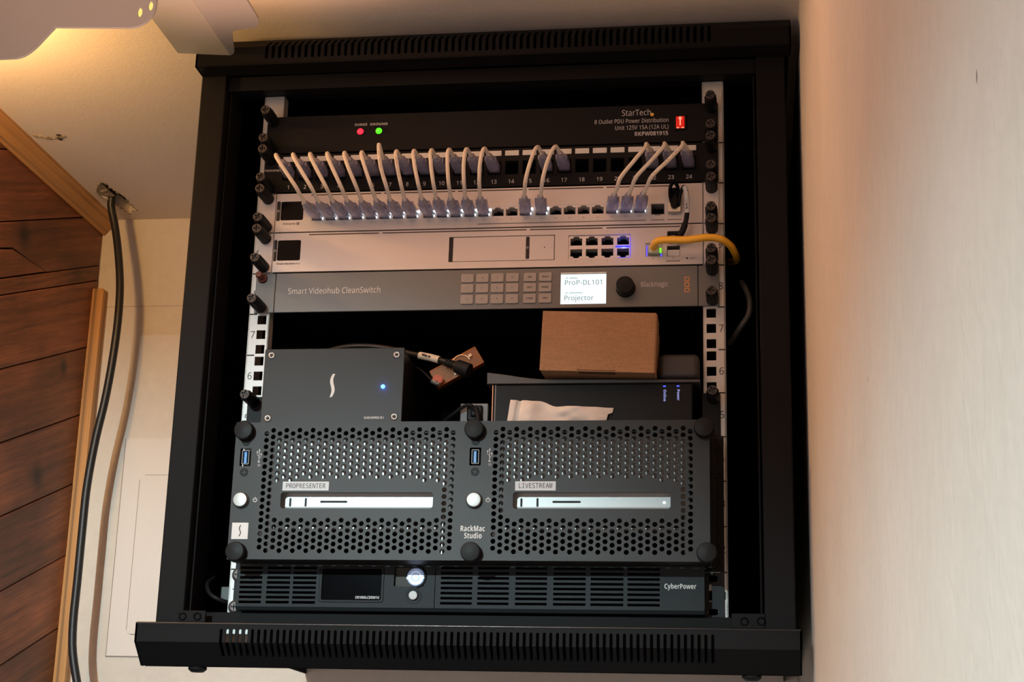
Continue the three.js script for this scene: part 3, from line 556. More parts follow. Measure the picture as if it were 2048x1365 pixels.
// ---------- patch cords from the patch panel down to the switch ----------
{
  const ord = ['first', 'second', 'third', 'fourth', 'fifth', 'sixth', 'seventh', 'eighth', 'ninth', 'tenth', 'eleventh', 'twelfth', 'thirteenth'];
  const where = (i) => i <= 13 ? `${ord[i - 1]} of the thirteen white patch cords at the left, from panel port ${i}` : i === 16 ? 'left cord of the white pair alone in the middle, from panel port 16' : i === 17 ? 'right cord of the white pair alone in the middle, from panel port 17' : `${['left', 'middle', 'right'][i - 22]} one of the three slanting white patch cords at the right, panel port ${i}`;
  const marked = [7, 8, 24];
  for (const i of cabled) {
    const a = PX(i), b = SX(i), c = thing('patch_cable', where(i), 'patch cord', [b, SY, 3], 'white patch cords between patch panel and switch');
    const j = (k) => (hash(i, k) - 0.5), lean = Math.max(-0.16, Math.min(0.16, (a - b) * 0.004));
    piece('boot', G.boot, M.boot, c, [a, PY, 2], [0.02 * j(1), -lean * 0.3 + 0.05 * j(2), 0]);
    piece('plug', G.plug, M.plug, c, [a, PY, 2]);
    piece('boot', G.boot, M.boot, c, [b, SY, 3.5], [-0.03 + 0.03 * j(3), lean * 1.0 + 0.03 * j(4), 0]);
    piece('plug', G.plug, M.plug, c, [b, SY, 3.5]);
    const ex = b + Math.sin(lean) * 33, ey = SY + 1, d = ex - a, e = i === 7 ? 7 : 0, sag = i >= 22 ? 0.10 : 0;
    const pts = [[a, PY, 30], [a - 0.8 + lean * -4, PY + 0.4, 42], [a - 2.2 + d * 0.05, PY + 2 + e, 51 + e * 0.5], [a - 2.6 + d * (0.14 - sag), PY - 3 + e, 57], [a - 1.5 + d * (0.46 - sag), PY - 19, 60 + 3 * j(5)], [a + d * 0.80, PY - 36, 55], [ex + (a - ex) * 0.10, ey + 5.5, 46], [ex, ey + 0.6, 38], [b + Math.sin(lean) * 20, SY, 24]];
    part('cord', [tube(pts, 2.05, 46, 9)], M.cord, c);
    if (marked.includes(i)) {
      const cv = new THREE.CatmullRomCurve3(pts.map((q) => new THREE.Vector3(...q)), false, 'centripetal'), ink = [];
      for (let k = 0; k < 22; k++) { const p = cv.getPointAt(0.36 + k * 0.017), q = cv.getTangentAt(0.36 + k * 0.017); if (hash(k, i) > 0.25) ink.push(box(-0.35, 0.35, -0.6, 0.5, 0, 0.1).rotateZ(Math.atan2(q.y, q.x) - Math.PI / 2).translate(p.x + (k % 2 ? 0.3 : -0.2), p.y, p.z + 2.02)); }
      part('cord_print', ink, M.greyInk, c);
    }
  }
}
{
  const y = thing('yellow_cable', 'yellow network cable running from the gateway to the right past the rail', 'cable', [175.5, 371.4, 3]);
  part('plug', [box(170, 181, 367.4, 375, -8, 9, 0.8), box(174, 177, 374, 376.4, -4, 10, 0.4)], phys(0.85, 0.88, 0.7, 0.2, 0, { transmission: 0.4, thickness: 0.004 }), y);
  part('cord', [tube([[175.5, 372, 4], [176, 373.5, 16], [181, 375, 23], [192, 374.6, 26], [210, 373.5, 28], [230, 375.5, 28], [243, 375, 24], [252, 372.5, 12], [256.5, 370, -4], [258, 372, -24], [257, 380, -60], [250, 396, -110]], 3.7, 60, 12)], M.yellow, y);
}
{
  const c = thing('module_cable', 'black module cable with a white print sleeve looping from the switch to the gateway', 'cable', [196, 416, 3]);
  part('module', [box(189.4, 202.6, 411, 421.6, -14, 9, 0.6)], mat(0.55, 0.53, 0.45, 0.35, 0.6), c);
  part('module', [box(189, 202, 379.8, 390.4, -14, 8, 0.6)], M.blackSatin, c);
  part('pull_tab', [tube([[193.6, 420, 8], [192.2, 428, 13], [193, 436, 17], [196, 439.5, 18], [199.4, 436, 17], [200.4, 428, 13], [199, 420, 8]], 1.9, 40, 8), slab(rrect(192.6, 199.8, 414, 436, 3.4), 9, 12.5, 0.8)], M.blackGloss, c);
  part('pull_tab', [tube([[190, 383, 6], [191.5, 387, 12], [197, 384.5, 15], [204, 388.5, 15], [208, 394, 13], [207, 397, 11]], 0.9, 30, 6)], M.blackSatin, c);
  part('bail', [tube([[189.6, 381, 8], [191, 383.5, 10], [197.5, 384.4, 11]], 0.5, 12, 6)], M.steel, c);
  const top = [[200, 416, 7], [203, 428, 16], [206.5, 433, 22], [208.6, 430, 24], [209.6, 416, 24]], low = [[209.6, 418, 24], [209.5, 403, 23], [208, 395, 21], [205, 387, 18], [200, 380.8, 13], [196, 384, 6]];
  part('cord', [tube([...top.slice(0, 3), [208.4, 428, 24]], 1.9, 24, 10), tube(low, 2.5, 40, 10), tube([[207.6, 393, 20.6], [204.6, 386.4, 17.6], [201, 381.6, 14]], 3.3, 12, 10)], M.rubber, c);
  part('print_sleeve', [tube([[207.4, 432, 22.8], [208.8, 427, 24], [209.6, 416, 24], [209.7, 403.6, 23.2]], 2.6, 24, 12)], M.label, c);
  part('sleeve_print', Array.from({ length: 14 }, (_, k) => box(208.3 + (k % 3) * 0.25, 209.8 + (k % 2) * 0.8, 407 + k * 1.5, 407.8 + k * 1.5, 26.1, 26.5)), M.ink, c);
}
{
  const c = thing('loop_cable', 'dark olive cable loop hanging inside the rack right of the rail', 'cable', [262, 330, -20]);
  part('cord', [tube([[263, 350, -40], [267, 338, -24], [271, 322, -16], [270, 308, -14], [262, 296, -18], [250, 284, -40]], 3.0, 40, 10)], mat(0.05, 0.048, 0.042, 0.5), c);
}

// ---------- unit 5 shelf and what stands on it ----------
{
  const d = thing('rack_shelf', 'black rack shelf behind the perforated chassis, its ears beside the rails', 'shelf', [0, 178, 0]);
  part('tray', [box(-222, 222, 178.2, 180, -280, 20)], M.blackSatin, d);
  for (const s of [-1, 1]) {
    part('mounting_ear', [box(Math.min(s * 223, s * 241), Math.max(s * 223, s * 241), 178.2, 221.6, 0.2, 2.4, 0.6)], M.blackSatin, d);
    fix(d, s * 234, 216.2, 2.4, 0.4 * s);
  }
}
{
  const d = thing('expansion_box', 'dark grey metal box with four corner screws, white S mark and blue lamp', 'device', [-141, 180, -60]);
  part('front_panel', [slab(rrect(-212.8, -69.4, 180.2, 260.2, 1.6), 41, 45, 0.6)], M.anod, d);
  part('housing', [box(-211, -71, 180.2, 259, -170, 41, 1)], M.blackSatin, d);
  for (const [x, y] of [[-205.7, 253.4], [-77.3, 252.6], [-205.2, 188.4], [-76.8, 189.2]]) {
    const s = part('corner_screw', [lathe(x, y, 45, [[3.4, 0], [3.2, 1.0], [2.2, 1.5], [1.5, 0.4], [0.001, 0.4]].reverse(), 20)], M.steel, d);
    part('screw_socket', [cyl(x, y, 45.2, 45.6, 1.5, 1.5, 6), lathe(x, y, 45, [[3.5, 0], [3.9, 0.15], [3.9, 0]], 20)], M.ink, s);
  }
  // wave mark
  const L = [], Rr = []; for (let k = 0; k <= 22; k++) { const t = k / 22, y = 210 + 23.6 * t, x = -141.2 + 1.6 * Math.sin((t - 0.5) * Math.PI * 1.9) * -1 + (t - 0.5) * 2.6, w = 1.2 + 0.5 * Math.cos((t - 0.5) * Math.PI); L.push([x - w, y - (t < 0.05 ? 0.4 : 0)]); Rr.unshift([x + w, y]); }
  part('wave_mark', [slab(poly([...L, ...Rr]).clone(), 44.9, 45.2)], M.white, d);
  part('status_lamp', [lathe(-89.8, 220.2, 45, [[0.001, 0.9], [1.6, 0.8], [2.2, 0]].reverse(), 18)], M.ledBlue, d);
  const l = new THREE.PointLight(new THREE.Color(0.04, 0.14, 1), 0.0006, 0, 2); l.name = 'status_lamp_light'; l.position.copy(vm(-89.8, 220.2, 48.5)); l.shadow.radius = 0.08; l.castShadow = true; scene.add(l);
  part('lettering', [word('ECHO EXPRESS SE I', -107.2, -87.4, 187.4, 2.2, 45.15, bold)], M.white, d);
}
{
  const d = thing('router_box', 'glossy black box with two blue lamps named Online and Power, half hidden', 'device', [116, 180, -20]);
  part('housing', [box(17.4, 214.4, 180.2, 226.4, -110, 24, 1.5)], M.blackSatin, d);
  part('painted_edge_line', [box(16.7, 17.6, 182, 226, 22.5, 24.4, 0.3)], mat(0.75, 0.32, 0.14, 0.3), d);  // orange reflection along the edge, painted as a strip
  part('painted_edge_line', [box(19.4, 20.4, 182, 226, 23.8, 24.3, 0.2)], M.greyInk, d);
  part('status_lamp', [187.2, 200.4].map((x) => box(x - 1.4, x + 1.4, 222.6, 224, 23.8, 24.4, 0.3)), glow(0.05, 0.09, 1.0, 1.6), d);
  part('lettering', [word('Online', 186.2, null, 219.8, 2.7, 24.2, bold, -Math.PI / 2), word('Power', 199.4, null, 219.8, 2.7, 24.2, bold, -Math.PI / 2)], mat(0.4, 0.5, 0.9, 0.6, 0, { emissive: new THREE.Color(0.25, 0.35, 0.9), emissiveIntensity: 0.5 }), d);
}
{
  const d = thing('curved_tray', 'thin dark grey plastic tray with an upturned left end under the cardboard box', 'tray', [116, 227, -20]);
  const s = new THREE.Shape(); s.moveTo(11.4, 226.8); s.lineTo(222, 226.8); s.lineTo(222, 229.4); s.lineTo(76, 230.8); s.bezierCurveTo(50, 231.4, 38, 235.6, 11.2, 238.6); s.closePath();
  part('tray', [slab(s, -90, 26, 0.6, 16)], mat(0.050, 0.048, 0.05, 0.55), d);
}
{
  const at = [122, 231, 15], d = thing('cardboard_box', 'plain brown cardboard box with a thumb notch standing on the dark tray', 'box', at);
  const w = 112, h = 61, s = poly([[-w / 2, 0], [w / 2, 0], [w / 2, h], [-w / 2, h]]);
  const rot = (g) => g.rotateZ(-0.036).translate(at[0], at[1] + 2.2, 0);
  part('front_panel', [rot(slab(s, 43.4, 45, 0.4)), rot(box(-w / 2 + 0.6, w / 2 - 0.6, 0.6, h - 0.6, 20, 43.6, 0.6))], M.card, d);
  part('body', [rot(box(-w / 2 + 1, w / 2 - 1, 1, h - 1, -40, 20, 0.6))], M.card, d);
  part('thumb_notch', [rot(slab(poly([[-18, 0.9], [-19.5, 2.2], [-15, 1.6], [15, 1.6], [19, 2.0], [18, 0.9]]), 44.2, 45.15)), rot(box(-17.5, 18, -0.2, 0.5, 36, 44.6))], mat(0.09, 0.045, 0.02, 0.9), d);
  part('side_flap', [rot(box(w / 2 - 0.5, w / 2 + 1.0, 0.4, h - 0.8, 10, 44, 0.4)), rot(slab(poly([[w / 2 - 7, -0.2], [w / 2 + 1.2, 2], [w / 2 + 0.6, 5], [w / 2 - 1, 4]]), 38, 42, 0.2))], M.card, d);
}
{
  const d = thing('power_brick', 'small rounded black power adapter right of the cardboard box', 'adapter', [201, 231, -10]);
  part('body', [box(180.6, 221, 232.2, 258, -50, 20, 6)], mat(0.030, 0.029, 0.031, 0.5), d);
}
{
  // crumpled white paper sleeve leaning on the black box
  const d = thing('paper_sleeve', 'crumpled white paper sleeve lying in front of the black box', 'paper', [86, 181, 32]);
  const N = 44, V = 12, top = (t) => t < 0.28 ? 208.6 : t < 0.48 ? 208.6 - 6.6 * (0.5 - 0.5 * Math.cos((t - 0.28) / 0.2 * Math.PI)) : 202 - 1.6 * (t - 0.48), pos = [], idx = [], th = 0.5;
  for (const side of [0, 1]) for (let j = 0; j <= V; j++) for (let i = 0; i <= N; i++) {
    const t = i / N, v = j / V, skew = (1 - v) * -4 + (t > 0.9 ? (v > 0.7 ? 4 : 0) * (t - 0.9) * 10 : 0);
    const z = 30 + 3.5 * Math.sin(t * 9 + v * 2) * (0.4 + 0.6 * v) + 3 * (noise(t * 9, v * 4, 99, 99) - 0.5) - 5 * Math.exp(-(((t - 0.095) / 0.012) ** 2)) + 2.5 * Math.exp(-(((t - 0.22) / 0.08) ** 2));
    pos.push(36.6 + 97 * t + skew, 181 + (top(t) - 181) * v + 0.8 * (noise(t * 14, 3.3, 99, 99) - 0.5) * v, z + (side ? -th : th));
  }
  const W = N + 1, q = W * (V + 1);
  for (let j = 0; j < V; j++) for (let i = 0; i < N; i++) { const a = j * W + i; idx.push(a, a + 1, a + W, a + 1, a + W + 1, a + W, q + a, q + a + W, q + a + 1, q + a + 1, q + a + W, q + a + W + 1); }
  for (let i = 0; i < N; i++) { const a = V * W + i; idx.push(a, a + 1, q + a, a + 1, q + a + 1, q + a, i, q + i, i + 1, i + 1, q + i, q + i + 1); }
  for (let j = 0; j < V; j++) { const a = j * W, b = a + N; idx.push(a, a + W, q + a, a + W, q + a + W, q + a, b, q + b, b + W, b + W, q + b, q + b + W); }
  const g = new THREE.BufferGeometry(); g.setAttribute('position', new THREE.Float32BufferAttribute(pos, 3)); g.setIndex(idx); g.computeVertexNormals();
  part('sheet', [g], M.paper, d);
}
{
  const d = thing('wall_plug_adapter', 'grey square plug adapter with a black right-angle cord behind the perforated chassis', 'adapter', [-2, 180, 0]);
  part('body', [box(-16, 12, 180.2, 209, -26, 18, 1.2)], M.adapter, d);
  part('plug', [box(-9, 7, 190, 206.6, 17, 21.5, 2.2), box(-5, 3.5, 194, 204, 20, 25, 2.4)], M.blackSatin, d);
  part('cord', [tube([[-1, 200, 24], [-4, 205, 27], [-11, 204, 26], [-22, 198, 20], [-33, 193, 10], [-46, 188, -10]], 1.9, 36, 8), tube([[0, 203, 24], [3, 196, 27], [4, 188, 28], [3, 181.5, 24]], 2.4, 20, 8)], M.rubber, d);
}
{
  const a = 31 * Math.PI / 180, c = [-28, 252.5, -12], d = thing('signal_converter', 'small orange metal converter with two cables plugged into it', 'device', [-24, 244, -16]);
  const r = (g) => g.rotateZ(a).rotateY(0.12).translate(...c);
  part('housing', [r(box(-25, 29, -9.2, 9.6, -8, 6, 0.8))], M.orange, d);
  part('face_edge', [r(box(-24.6, 28.6, 8.8, 9.8, 5.2, 6.5, 0.3)), r(box(-24.6, 28.6, -9.6, -8.8, 5.2, 6.5, 0.3))], mat(0.38, 0.11, 0.012, 0.4, 0.2), d);
  part('socket', [r(cyl(-22, -4, 5, 14, 5.2)), r(cyl(-22, -4, 14, 15, 4.2))], mat(0.32, 0.06, 0.03, 0.35, 0.5), d);
  part('contact', [r(box(17.6, 21.4, 1.8, 5, 6, 8.4, 0.4)), r(box(-4, 0.5, -7.4, -4.6, 6, 8, 0.4)), r(new THREE.TorusGeometry(9.4, 0.9, 6, 24, 2.4).translate(8, 0, 6.4))], mat(0.75, 0.55, 0.35, 0.25, 0.7), d);
  part('lettering', [r(word('Rx/Tx', -13, -3, 6.2, 2.0, 6.2, sans)), r(word('CAT', -6, 0, -9, 2.2, 6.2, sans)), r(word('OUT', 6, 14, -9, 2.4, 6.2, sans))].slice(1), M.white, d);
}
{
  const d = thing('plug_cable', 'thick black cable with white sleeve and ribbed round plug arching over the grey box', 'cable', [-110, 262, -20]);
  part('cord', [tube([[-196, 240, -60], [-190, 262, -38], [-172, 274, -24], [-148, 279.4, -18], [-122, 279.6, -16], [-96, 275.6, -14], [-74, 268.6, -8], [-52, 262.4, -2], [-34, 256.2, 2]], 3.0, 70, 10)], M.cableGloss, d);
  part('print_sleeve', [tube([[-64.6, 265.9, -5.4], [-53, 262.7, -2.2], [-42.6, 259.2, 0.4]], 3.9, 10, 14)], mat(0.55, 0.48, 0.40, 0.6), d);
  part('sleeve_print', [box(-8, -2.5, -0.9, 0.9, 0, 0.2), box(-1.2, 3, -0.9, 0.9, 0, 0.2), box(4.2, 7.4, -0.9, 0.9, 0, 0.2)].map((g) => g.rotateZ(-0.30).translate(-53, 262.6, 1.9)), M.ink, d);
  const q = new THREE.Matrix4().lookAt(new THREE.Vector3(0, 0, 0), new THREE.Vector3(-1, 0.42, -0.15), new THREE.Vector3(0, 1, 0));
  const prof = [[0.001, 0], [3.2, 0]]; for (let k = 0; k < 7; k++) prof.push([k % 2 ? 3.4 : 4.3, 1 + k * 1.5], [k % 2 ? 3.4 : 4.3, 2.2 + k * 1.5]); prof.push([5.6, 12], [7.2, 14], [7.6, 27], [7.0, 28.5], [0.001, 28.5]);
  part('round_plug', [lathe(0, 0, 0, prof, 22).applyMatrix4(q).translate(-36, 256.8, 1.6)], M.rubber, d);
}
{
  const d = thing('thin_cable', 'thin dark cable with a small metal plug slanting down to the orange converter', 'cable', [-58, 240, -6]);
  part('cord', [tube([[-78, 266, -40], [-70, 256, -12], [-58, 246, 0], [-49, 236.6, 4]], 1.2, 24, 8)], M.rubber, d);
  part('plug', [cyl(0, 0, 0, 7, 2.4, 2.4, 14).rotateY(1.1).rotateZ(-0.5).translate(-49, 236.6, 2), cyl(0, 0, 6, 11, 1.5).rotateY(1.1).rotateZ(-0.5).translate(-49, 236.6, 2)], M.steel, d);
}
{
  const d = thing('coiled_cable', 'brown-black spare cable coil lying behind the dark grey metal box', 'cable', [-150, 262, -40]);
  part('cord', [tube([[-176, 258, -60], [-166, 267.6, -34], [-146, 270.6, -28], [-122, 268.2, -30], [-104, 262, -50]], 2.4, 40, 8), tube([[-184, 256, -60], [-172, 266, -40], [-158, 267, -34], [-140, 264, -40], [-130, 258, -56]], 2.2, 40, 8)], mat(0.10, 0.062, 0.035, 0.5), d);
}

// ---------- units 2 to 4: perforated chassis with two small computers ----------
{
  const d = thing('perforated_chassis', 'dark grey three-unit chassis with two perforated fields, six round knobs and two labels', 'chassis', [0, 44.6, 30]);
  const s = rrect(-230.8, 231.4, 45.2, 180.2, 1.2), cols = [[-199.6, 0], [27.8, 0]];
  const holeAt = []; for (const [x0] of cols) for (let c = 0; c < 29; c++) for (let r = 0; r < (c % 2 ? 19 : 18); r++) {
    const y = (c % 2 ? 172.1 : 168.8) - r * 6.58;
    if (c >= 2 && c <= 26 && y > 84.5 && y < ([2, 4, 24, 26].includes(c) ? 121 : 124.2)) continue;
    holeAt.push([x0 + c * 6.63, y]);
  }
  for (const [x, y] of holeAt) s.holes.push(hole(ngon(x, y, 2.42, 12)));
  for (const [a, b] of [[-181.4, -31.4], [45.8, 194.9]]) s.holes.push(rrect(a, b, 94.7, 110.5, 3, THREE.Path));
  for (const x of [-219.5, 8.3]) s.holes.push(rrect(x - 5.6, x + 5.6, 136.4, 154, 1, THREE.Path));
  part('front_panel', [slab(s, 60.4, 63, 0, 5)], M.anod, d);
  part('panel_edge', [box(-231, -229.6, 45.2, 180.2, 40, 62.6), box(230.2, 231.6, 45.2, 180.2, 30, 62.6), box(-230, 231, 45.2, 46.6, 34, 60.6), box(-230, 231, 178.8, 180.2, 34, 60.6)], M.anod, d);
  part('chassis', [box(-216, 216, 48.6, 50, -220, 40), box(-216, -214, 48.6, 177, -220, 34), box(214, 216, 48.6, 177, -220, 34), box(-1, 1, 50, 177, -220, 40), box(-216, 216, 48.6, 177, -222, -220)], M.inside, d);
  part('tray_lip', [box(-190, -20, 76.4, 78.4, 30, 52), box(36, 206, 76.4, 78.4, 30, 52), box(-196, -194, 50, 160, 36, 50), box(207, 209, 52, 160, 36, 50), box(-24, -22, 50, 160, 34, 50)], M.alu, d);
  part('mounting_ear', [box(219, 243.6, 44.8, 178, 0.2, 3, 0.5), box(232, 236, 44.8, 178, 3, 30, 0.5)], M.blackSatin, d);
  part('mounting_ear', [box(-240.5, -219, 44.8, 178, 0.2, 3, 0.5)], M.blackSatin, d);
  for (const y of [165, 140, 118, 95, 70, 52]) piece('ear_screw', G.cross, M.blackSatin, d, [238.6, y, 3], [0, 0, y]);
  for (const [x, y] of [[-220.8, 172], [7.6, 172], [226.6, 172.4], [-220.6, 53], [8.0, 53.6], [228.6, 54]]) piece('thumb_knob', G.knob, M.blackSatin, d, [x, y - 1.4, 63], [0, 0, x]);
  for (const [x, y] of [[-220, 160.6], [-220, 130.4], [8.2, 160.2], [8.4, 130.4]]) piece('panel_screw', G.cross, M.blackSatin, d, [x, y, 62.6], [0, 0, x * 0.7]);
  for (const x of [-219.5, 8.3]) {
    const u = part('usb_port', [slab((() => { const q = rrect(x - 3.6, x + 3.6, 138.2, 152.2, 0.8); q.holes.push(rrect(x - 2.9, x + 2.9, 138.9, 151.5, 0.5, THREE.Path)); return q; })(), 50, 63.2)], mat(0.16, 0.16, 0.16, 0.5, 0.3), d);
    part('port_tongue', [box(x - 1.9, x + 0.9, 139.4, 151, 50, 61.6, 0.3)], M.usbBlue, u);
    part('port_recess', [box(x - 5.6, x + 5.6, 136.4, 154, 48, 50)], M.inside, u);
  }
  for (const x of [-220.5, 8.9]) {
    const b = part('power_button', [lathe(x, 102.4, 63, [[0.001, 0], [6.9, 0], [6.9, 4.8], [6.3, 5.6], [0.001, 5.6]], 32)], M.alu, d);
    part('button_ring', [lathe(x, 102.4, 63, [[7.0, 0], [7.0, 1.0], [8.2, 1.0], [8.2, 0]].reverse(), 32)], M.ink, b);
  }
  part('lettering', [word('RackMac', -3.5, 19.8, 73.0, 5.2, 63.15, bold), word('Studio', 0.2, 17.0, 66.2, 5.2, 63.15, bold)], M.white, d);
  for (const x of [-206.8, 22.0]) part('power_symbol', [new THREE.RingGeometry(1.6, 2.15, 24, 1, Math.PI * 0.68, Math.PI * 1.64).translate(x, 103, 63.15), box(x - 0.3, x + 0.3, 103.1, 105.7, 63, 63.15)], M.white, d);
  for (const x of [-205.8, 22.2]) part('usb_symbol', [box(x - 0.3, x + 0.3, 141, 152, 63, 63.15), cyl(x, 140.8, 63, 63.15, 1.0), slab(poly([[x - 1.1, 151.4], [x + 1.1, 151.4], [x, 153.6]]), 63, 63.15), tube([[x, 144, 63], [x + 2, 146, 63], [x + 2, 148, 63]], 0.28, 8, 5), tube([[x, 146, 63], [x - 2, 148, 63], [x - 2, 150, 63]], 0.28, 8, 5), box(x + 1.3, x + 2.7, 147.6, 149, 63, 63.15), cyl(x - 2, 150.4, 63, 63.15, 0.8), word('SS', x - 1, null, 136.2, 2.2, 63.12, sans)], M.pale, d);
  for (const [a, b, t] of [[-180.1, -134.0, 'PROPRESENTER'], [47.7, 86.6, 'LIVESTREAM']]) {
    const l = part('name_label', [box(a, b, 112.0, 120.9, 62.9, 63.5, 0.15)], M.label, d);
    part('label_print', [word(t, a + 3.6, b - 3.4, 114.4, 4.7, 63.6, mono)], M.ink, l);
  }
  const w = part('wave_sticker', [box(-227.9, -211.6, 64.6, 80.6, 62.9, 63.3, 0.1)], M.white, d);
  part('sticker_print', [tube([[-220.6, 67.4, 63.3], [-219.4, 69, 63.3], [-219.0, 71.5, 63.3], [-220.2, 74, 63.3], [-220.2, 76.2, 63.3], [-219, 78, 63.3]], 0.45, 24, 6)], M.ink, w);
  for (const x of [-199.4, 28.4]) part('small_screw', [lathe(x, 70.2, 61, [[0.001, 0], [2.0, 0], [2.0, 1.4], [0.9, 1.4], [0.9, 0.6], [0.001, 0.6]], 16)], M.screwHead, d);
}
for (const [dx, label] of [[0, 'small silver computer in the left bay of the perforated chassis, seen through its slot'], [227.3, 'small silver computer in the right bay of the perforated chassis, seen through its slot']]) {
  const d = thing('compact_computer', label, 'computer', [-105 + dx, 92, -40], 'computers in the perforated chassis');
  const x0 = -197 + dx, x1 = -14 + dx;
  part('body', [new RoundedBoxGeometry(x1 - x0, 76, 150, 3, 7).translate((x0 + x1) / 2, 130, -24)], M.alu, d);
  part('usb_port', [-174.9, -159.4].map((x) => slab(rrect(x - 1 + dx, x + 1 + dx, 98.6, 107.0, 0.95), 50.6, 51.2)), M.ink, d);
  part('card_slot', [slab(rrect(-145 + dx, -118 + dx, 102.4, 104.4, 0.9), 50.6, 51.2)], M.ink, d);
  part('power_lamp', [cyl(-38.8 + dx, 102.8, 50.8, 51.3, 1.4)], glow(1, 1, 1, dx ? 1.5 : 0.9), d);
}

// ---------- unit 1: battery backup ----------
{
  const d = thing('battery_backup', 'dark grey battery backup with slotted grilles, black display and lit round button at the bottom', 'battery backup', [0, 4, -40]);
  const zf = 25, y0 = 4.8, y1 = 47.2;
  const mk = (xa, xb, groups, rows, extra = []) => {
    const s = rrect(xa, xb, y0, y1, 0.8);
    for (const [a, b] of groups) for (const [lo, hi] of rows) s.holes.push(rrect(a, b, lo, hi, 0.4, THREE.Path));
    extra.forEach((h) => s.holes.push(h));
    return slab(s, zf - 3, zf, 0, 4);
  };
  const rl = Array.from({ length: 8 }, (_, i) => [43.9 - 4.78 * i - 2.7, 43.9 - 4.78 * i]), rr = Array.from({ length: 8 }, (_, i) => [44.8 - 4.86 * i - 2.5, 44.8 - 4.86 * i]);
  part('front_panel', [mk(-231.4, -33.6, [[-228.2, -205.6], [-200.8, -177.4], [-174.4, -151.2]], rl, [rrect(-146.6, -84.8, 10.6, 43, 2.4, THREE.Path), rrect(-74, -44.4, 25.4, 44.2, 0.5, THREE.Path)])], M.plasticGrey, d);
  part('front_panel', [mk(-33, 225, [[-27.7, 3.2], [8.3, 38.8], [44.9, 75.5], [81.6, 112.6], [117.2, 148.6], [152.4, 183]], rr)], M.plasticGrey, d);
  part('lower_lip', [slab(poly([[-zf, 4.9], [-zf + 3, 1.6], [20, 1.6], [20, 4.9]]), -231.4, 225, 0.3).rotateY(Math.PI / 2)], M.plasticGrey, d);
  part('upper_lip', [box(-231.4, 225, 46.2, 47.4, 0, zf - 2, 0.4)], M.plasticGrey, d);
  part('housing', [box(-218, 218, 1.4, 43, -270, -16), box(-230.5, -149, 5.6, 46, 14, 16), box(-32, 224, 5.6, 46, 14, 16)], M.inside, d);  // two black sheets added close behind the grille slots to keep them dark
  for (const s of [-1, 1]) {
    const w = s > 0 ? 243.4 : 241, e = poly([[s * 219, 0.6], [s * w, 0.6], [s * w, 43.8], [s * 219, 43.8]]);
    for (const y of [38.1, 6.35]) e.holes.push(rrect(s * 232.55 - 5, s * 232.55 + 5, y - 3, y + 3, 2.9, THREE.Path));
    e.holes.push(rrect(s * 230.2 - 1.5, s * 230.2 + 1.5, 16, 33, 1.4, THREE.Path));
    part('mounting_ear', [slab(e, 0.2, 2.4)], M.plasticGrey, d);
  }
  const lcd = part('display', [box(-145.2, -86.4, 12, 41.6, zf - 5, zf - 0.6, 0.6)], M.blackGloss, d);
  part('display_frame', [(() => { const s = rrect(-147.8, -83.6, 9.4, 44.2, 3); s.holes.push(rrect(-145.0, -86.4, 12, 41.8, 1.2, THREE.Path)); return slab(s, zf - 2, zf + 0.9, 0.5); })()], M.blackSatin, lcd);
  part('lettering', [word('OR1000LCDRM1U', -111.6, -88.0, 13.2, 2.6, zf - 0.45, bold)], M.white, lcd);
  const win = part('button_window', [box(-74, -44.4, 25.4, 44.2, zf - 6, zf - 4.6)], mat(0.02, 0.018, 0.012, 0.6), d);
  part('round_button', [lathe(-52.6, 34.6, zf - 4.4, [[0.001, 0], [8.8, 0], [8.8, 3.6], [7.8, 4.6], [7.2, 4.0], [5.6, 4.6], [5.0, 4.0], [3.4, 4.6], [3.0, 4.2], [0.001, 4.4]], 40)], phys(0.45, 0.55, 0.75, 0.18, 0.1, { emissive: new THREE.Color(0.20, 0.30, 0.55), emissiveIntensity: 0.35, clearcoat: 1 }), win);
  part('button_lamp', [new THREE.SphereGeometry(1.5, 12, 8).translate(-60.2, 33.4, zf + 0.4), new THREE.SphereGeometry(1.0, 12, 8).translate(-45, 34.0, zf + 0.2), new THREE.RingGeometry(4.9, 5.2, 30).translate(-52.6, 34.6, zf + 0.3), box(-54.2, -53.8, 32, 37, zf, zf + 0.3), box(-51.6, -51.2, 32, 37, zf, zf + 0.3)], glow(0.75, 0.88, 1, 1.2), win);
  part('button_guard', [new THREE.TorusGeometry(10, 1.2, 8, 24, Math.PI * 0.9).rotateZ(-Math.PI * 0.45).translate(-52.6, 34.6, zf)], M.blackSatin, win);
  const b2 = part('small_button', [lathe(-54, 16.6, zf, [[0.001, 0], [4.3, 0], [4.3, 2.6], [3.6, 3.3], [0.001, 3.4]], 28)], M.white, d);
  part('button_ring', [lathe(-54, 16.4, zf - 1, [[4.6, 1], [7.4, 1.6], [7.8, 1.2], [7.8, 0]].reverse(), 30)], M.plasticGrey, b2);
  part('lettering', [word('CyberPower', 187.4, 217.2, 25.2, 4.7, zf + 0.15, bold)], M.white, d);
  for (const [x, y] of [[-236.5, 38.4], [-238, 6.4]]) {
    const s = part('cage_screw', [lathe(x, y, 2, [[0.001, 0], [7.2, 0], [7.2, 1.2], [5.6, 2], [5.2, 4.6], [4.0, 5.4], [0.001, 5.4]], 18)], mat(0.16, 0.155, 0.15, 0.35, 0.6), d);
    part('screw_slot', [box(x - 3.4, x + 3.4, y - 0.7, y + 0.7, 6.6, 7.5).rotateZ(0), box(x - 0.7, x + 0.7, y - 3.4, y + 3.4, 6.6, 7.5)], M.ink, s);
  }
}
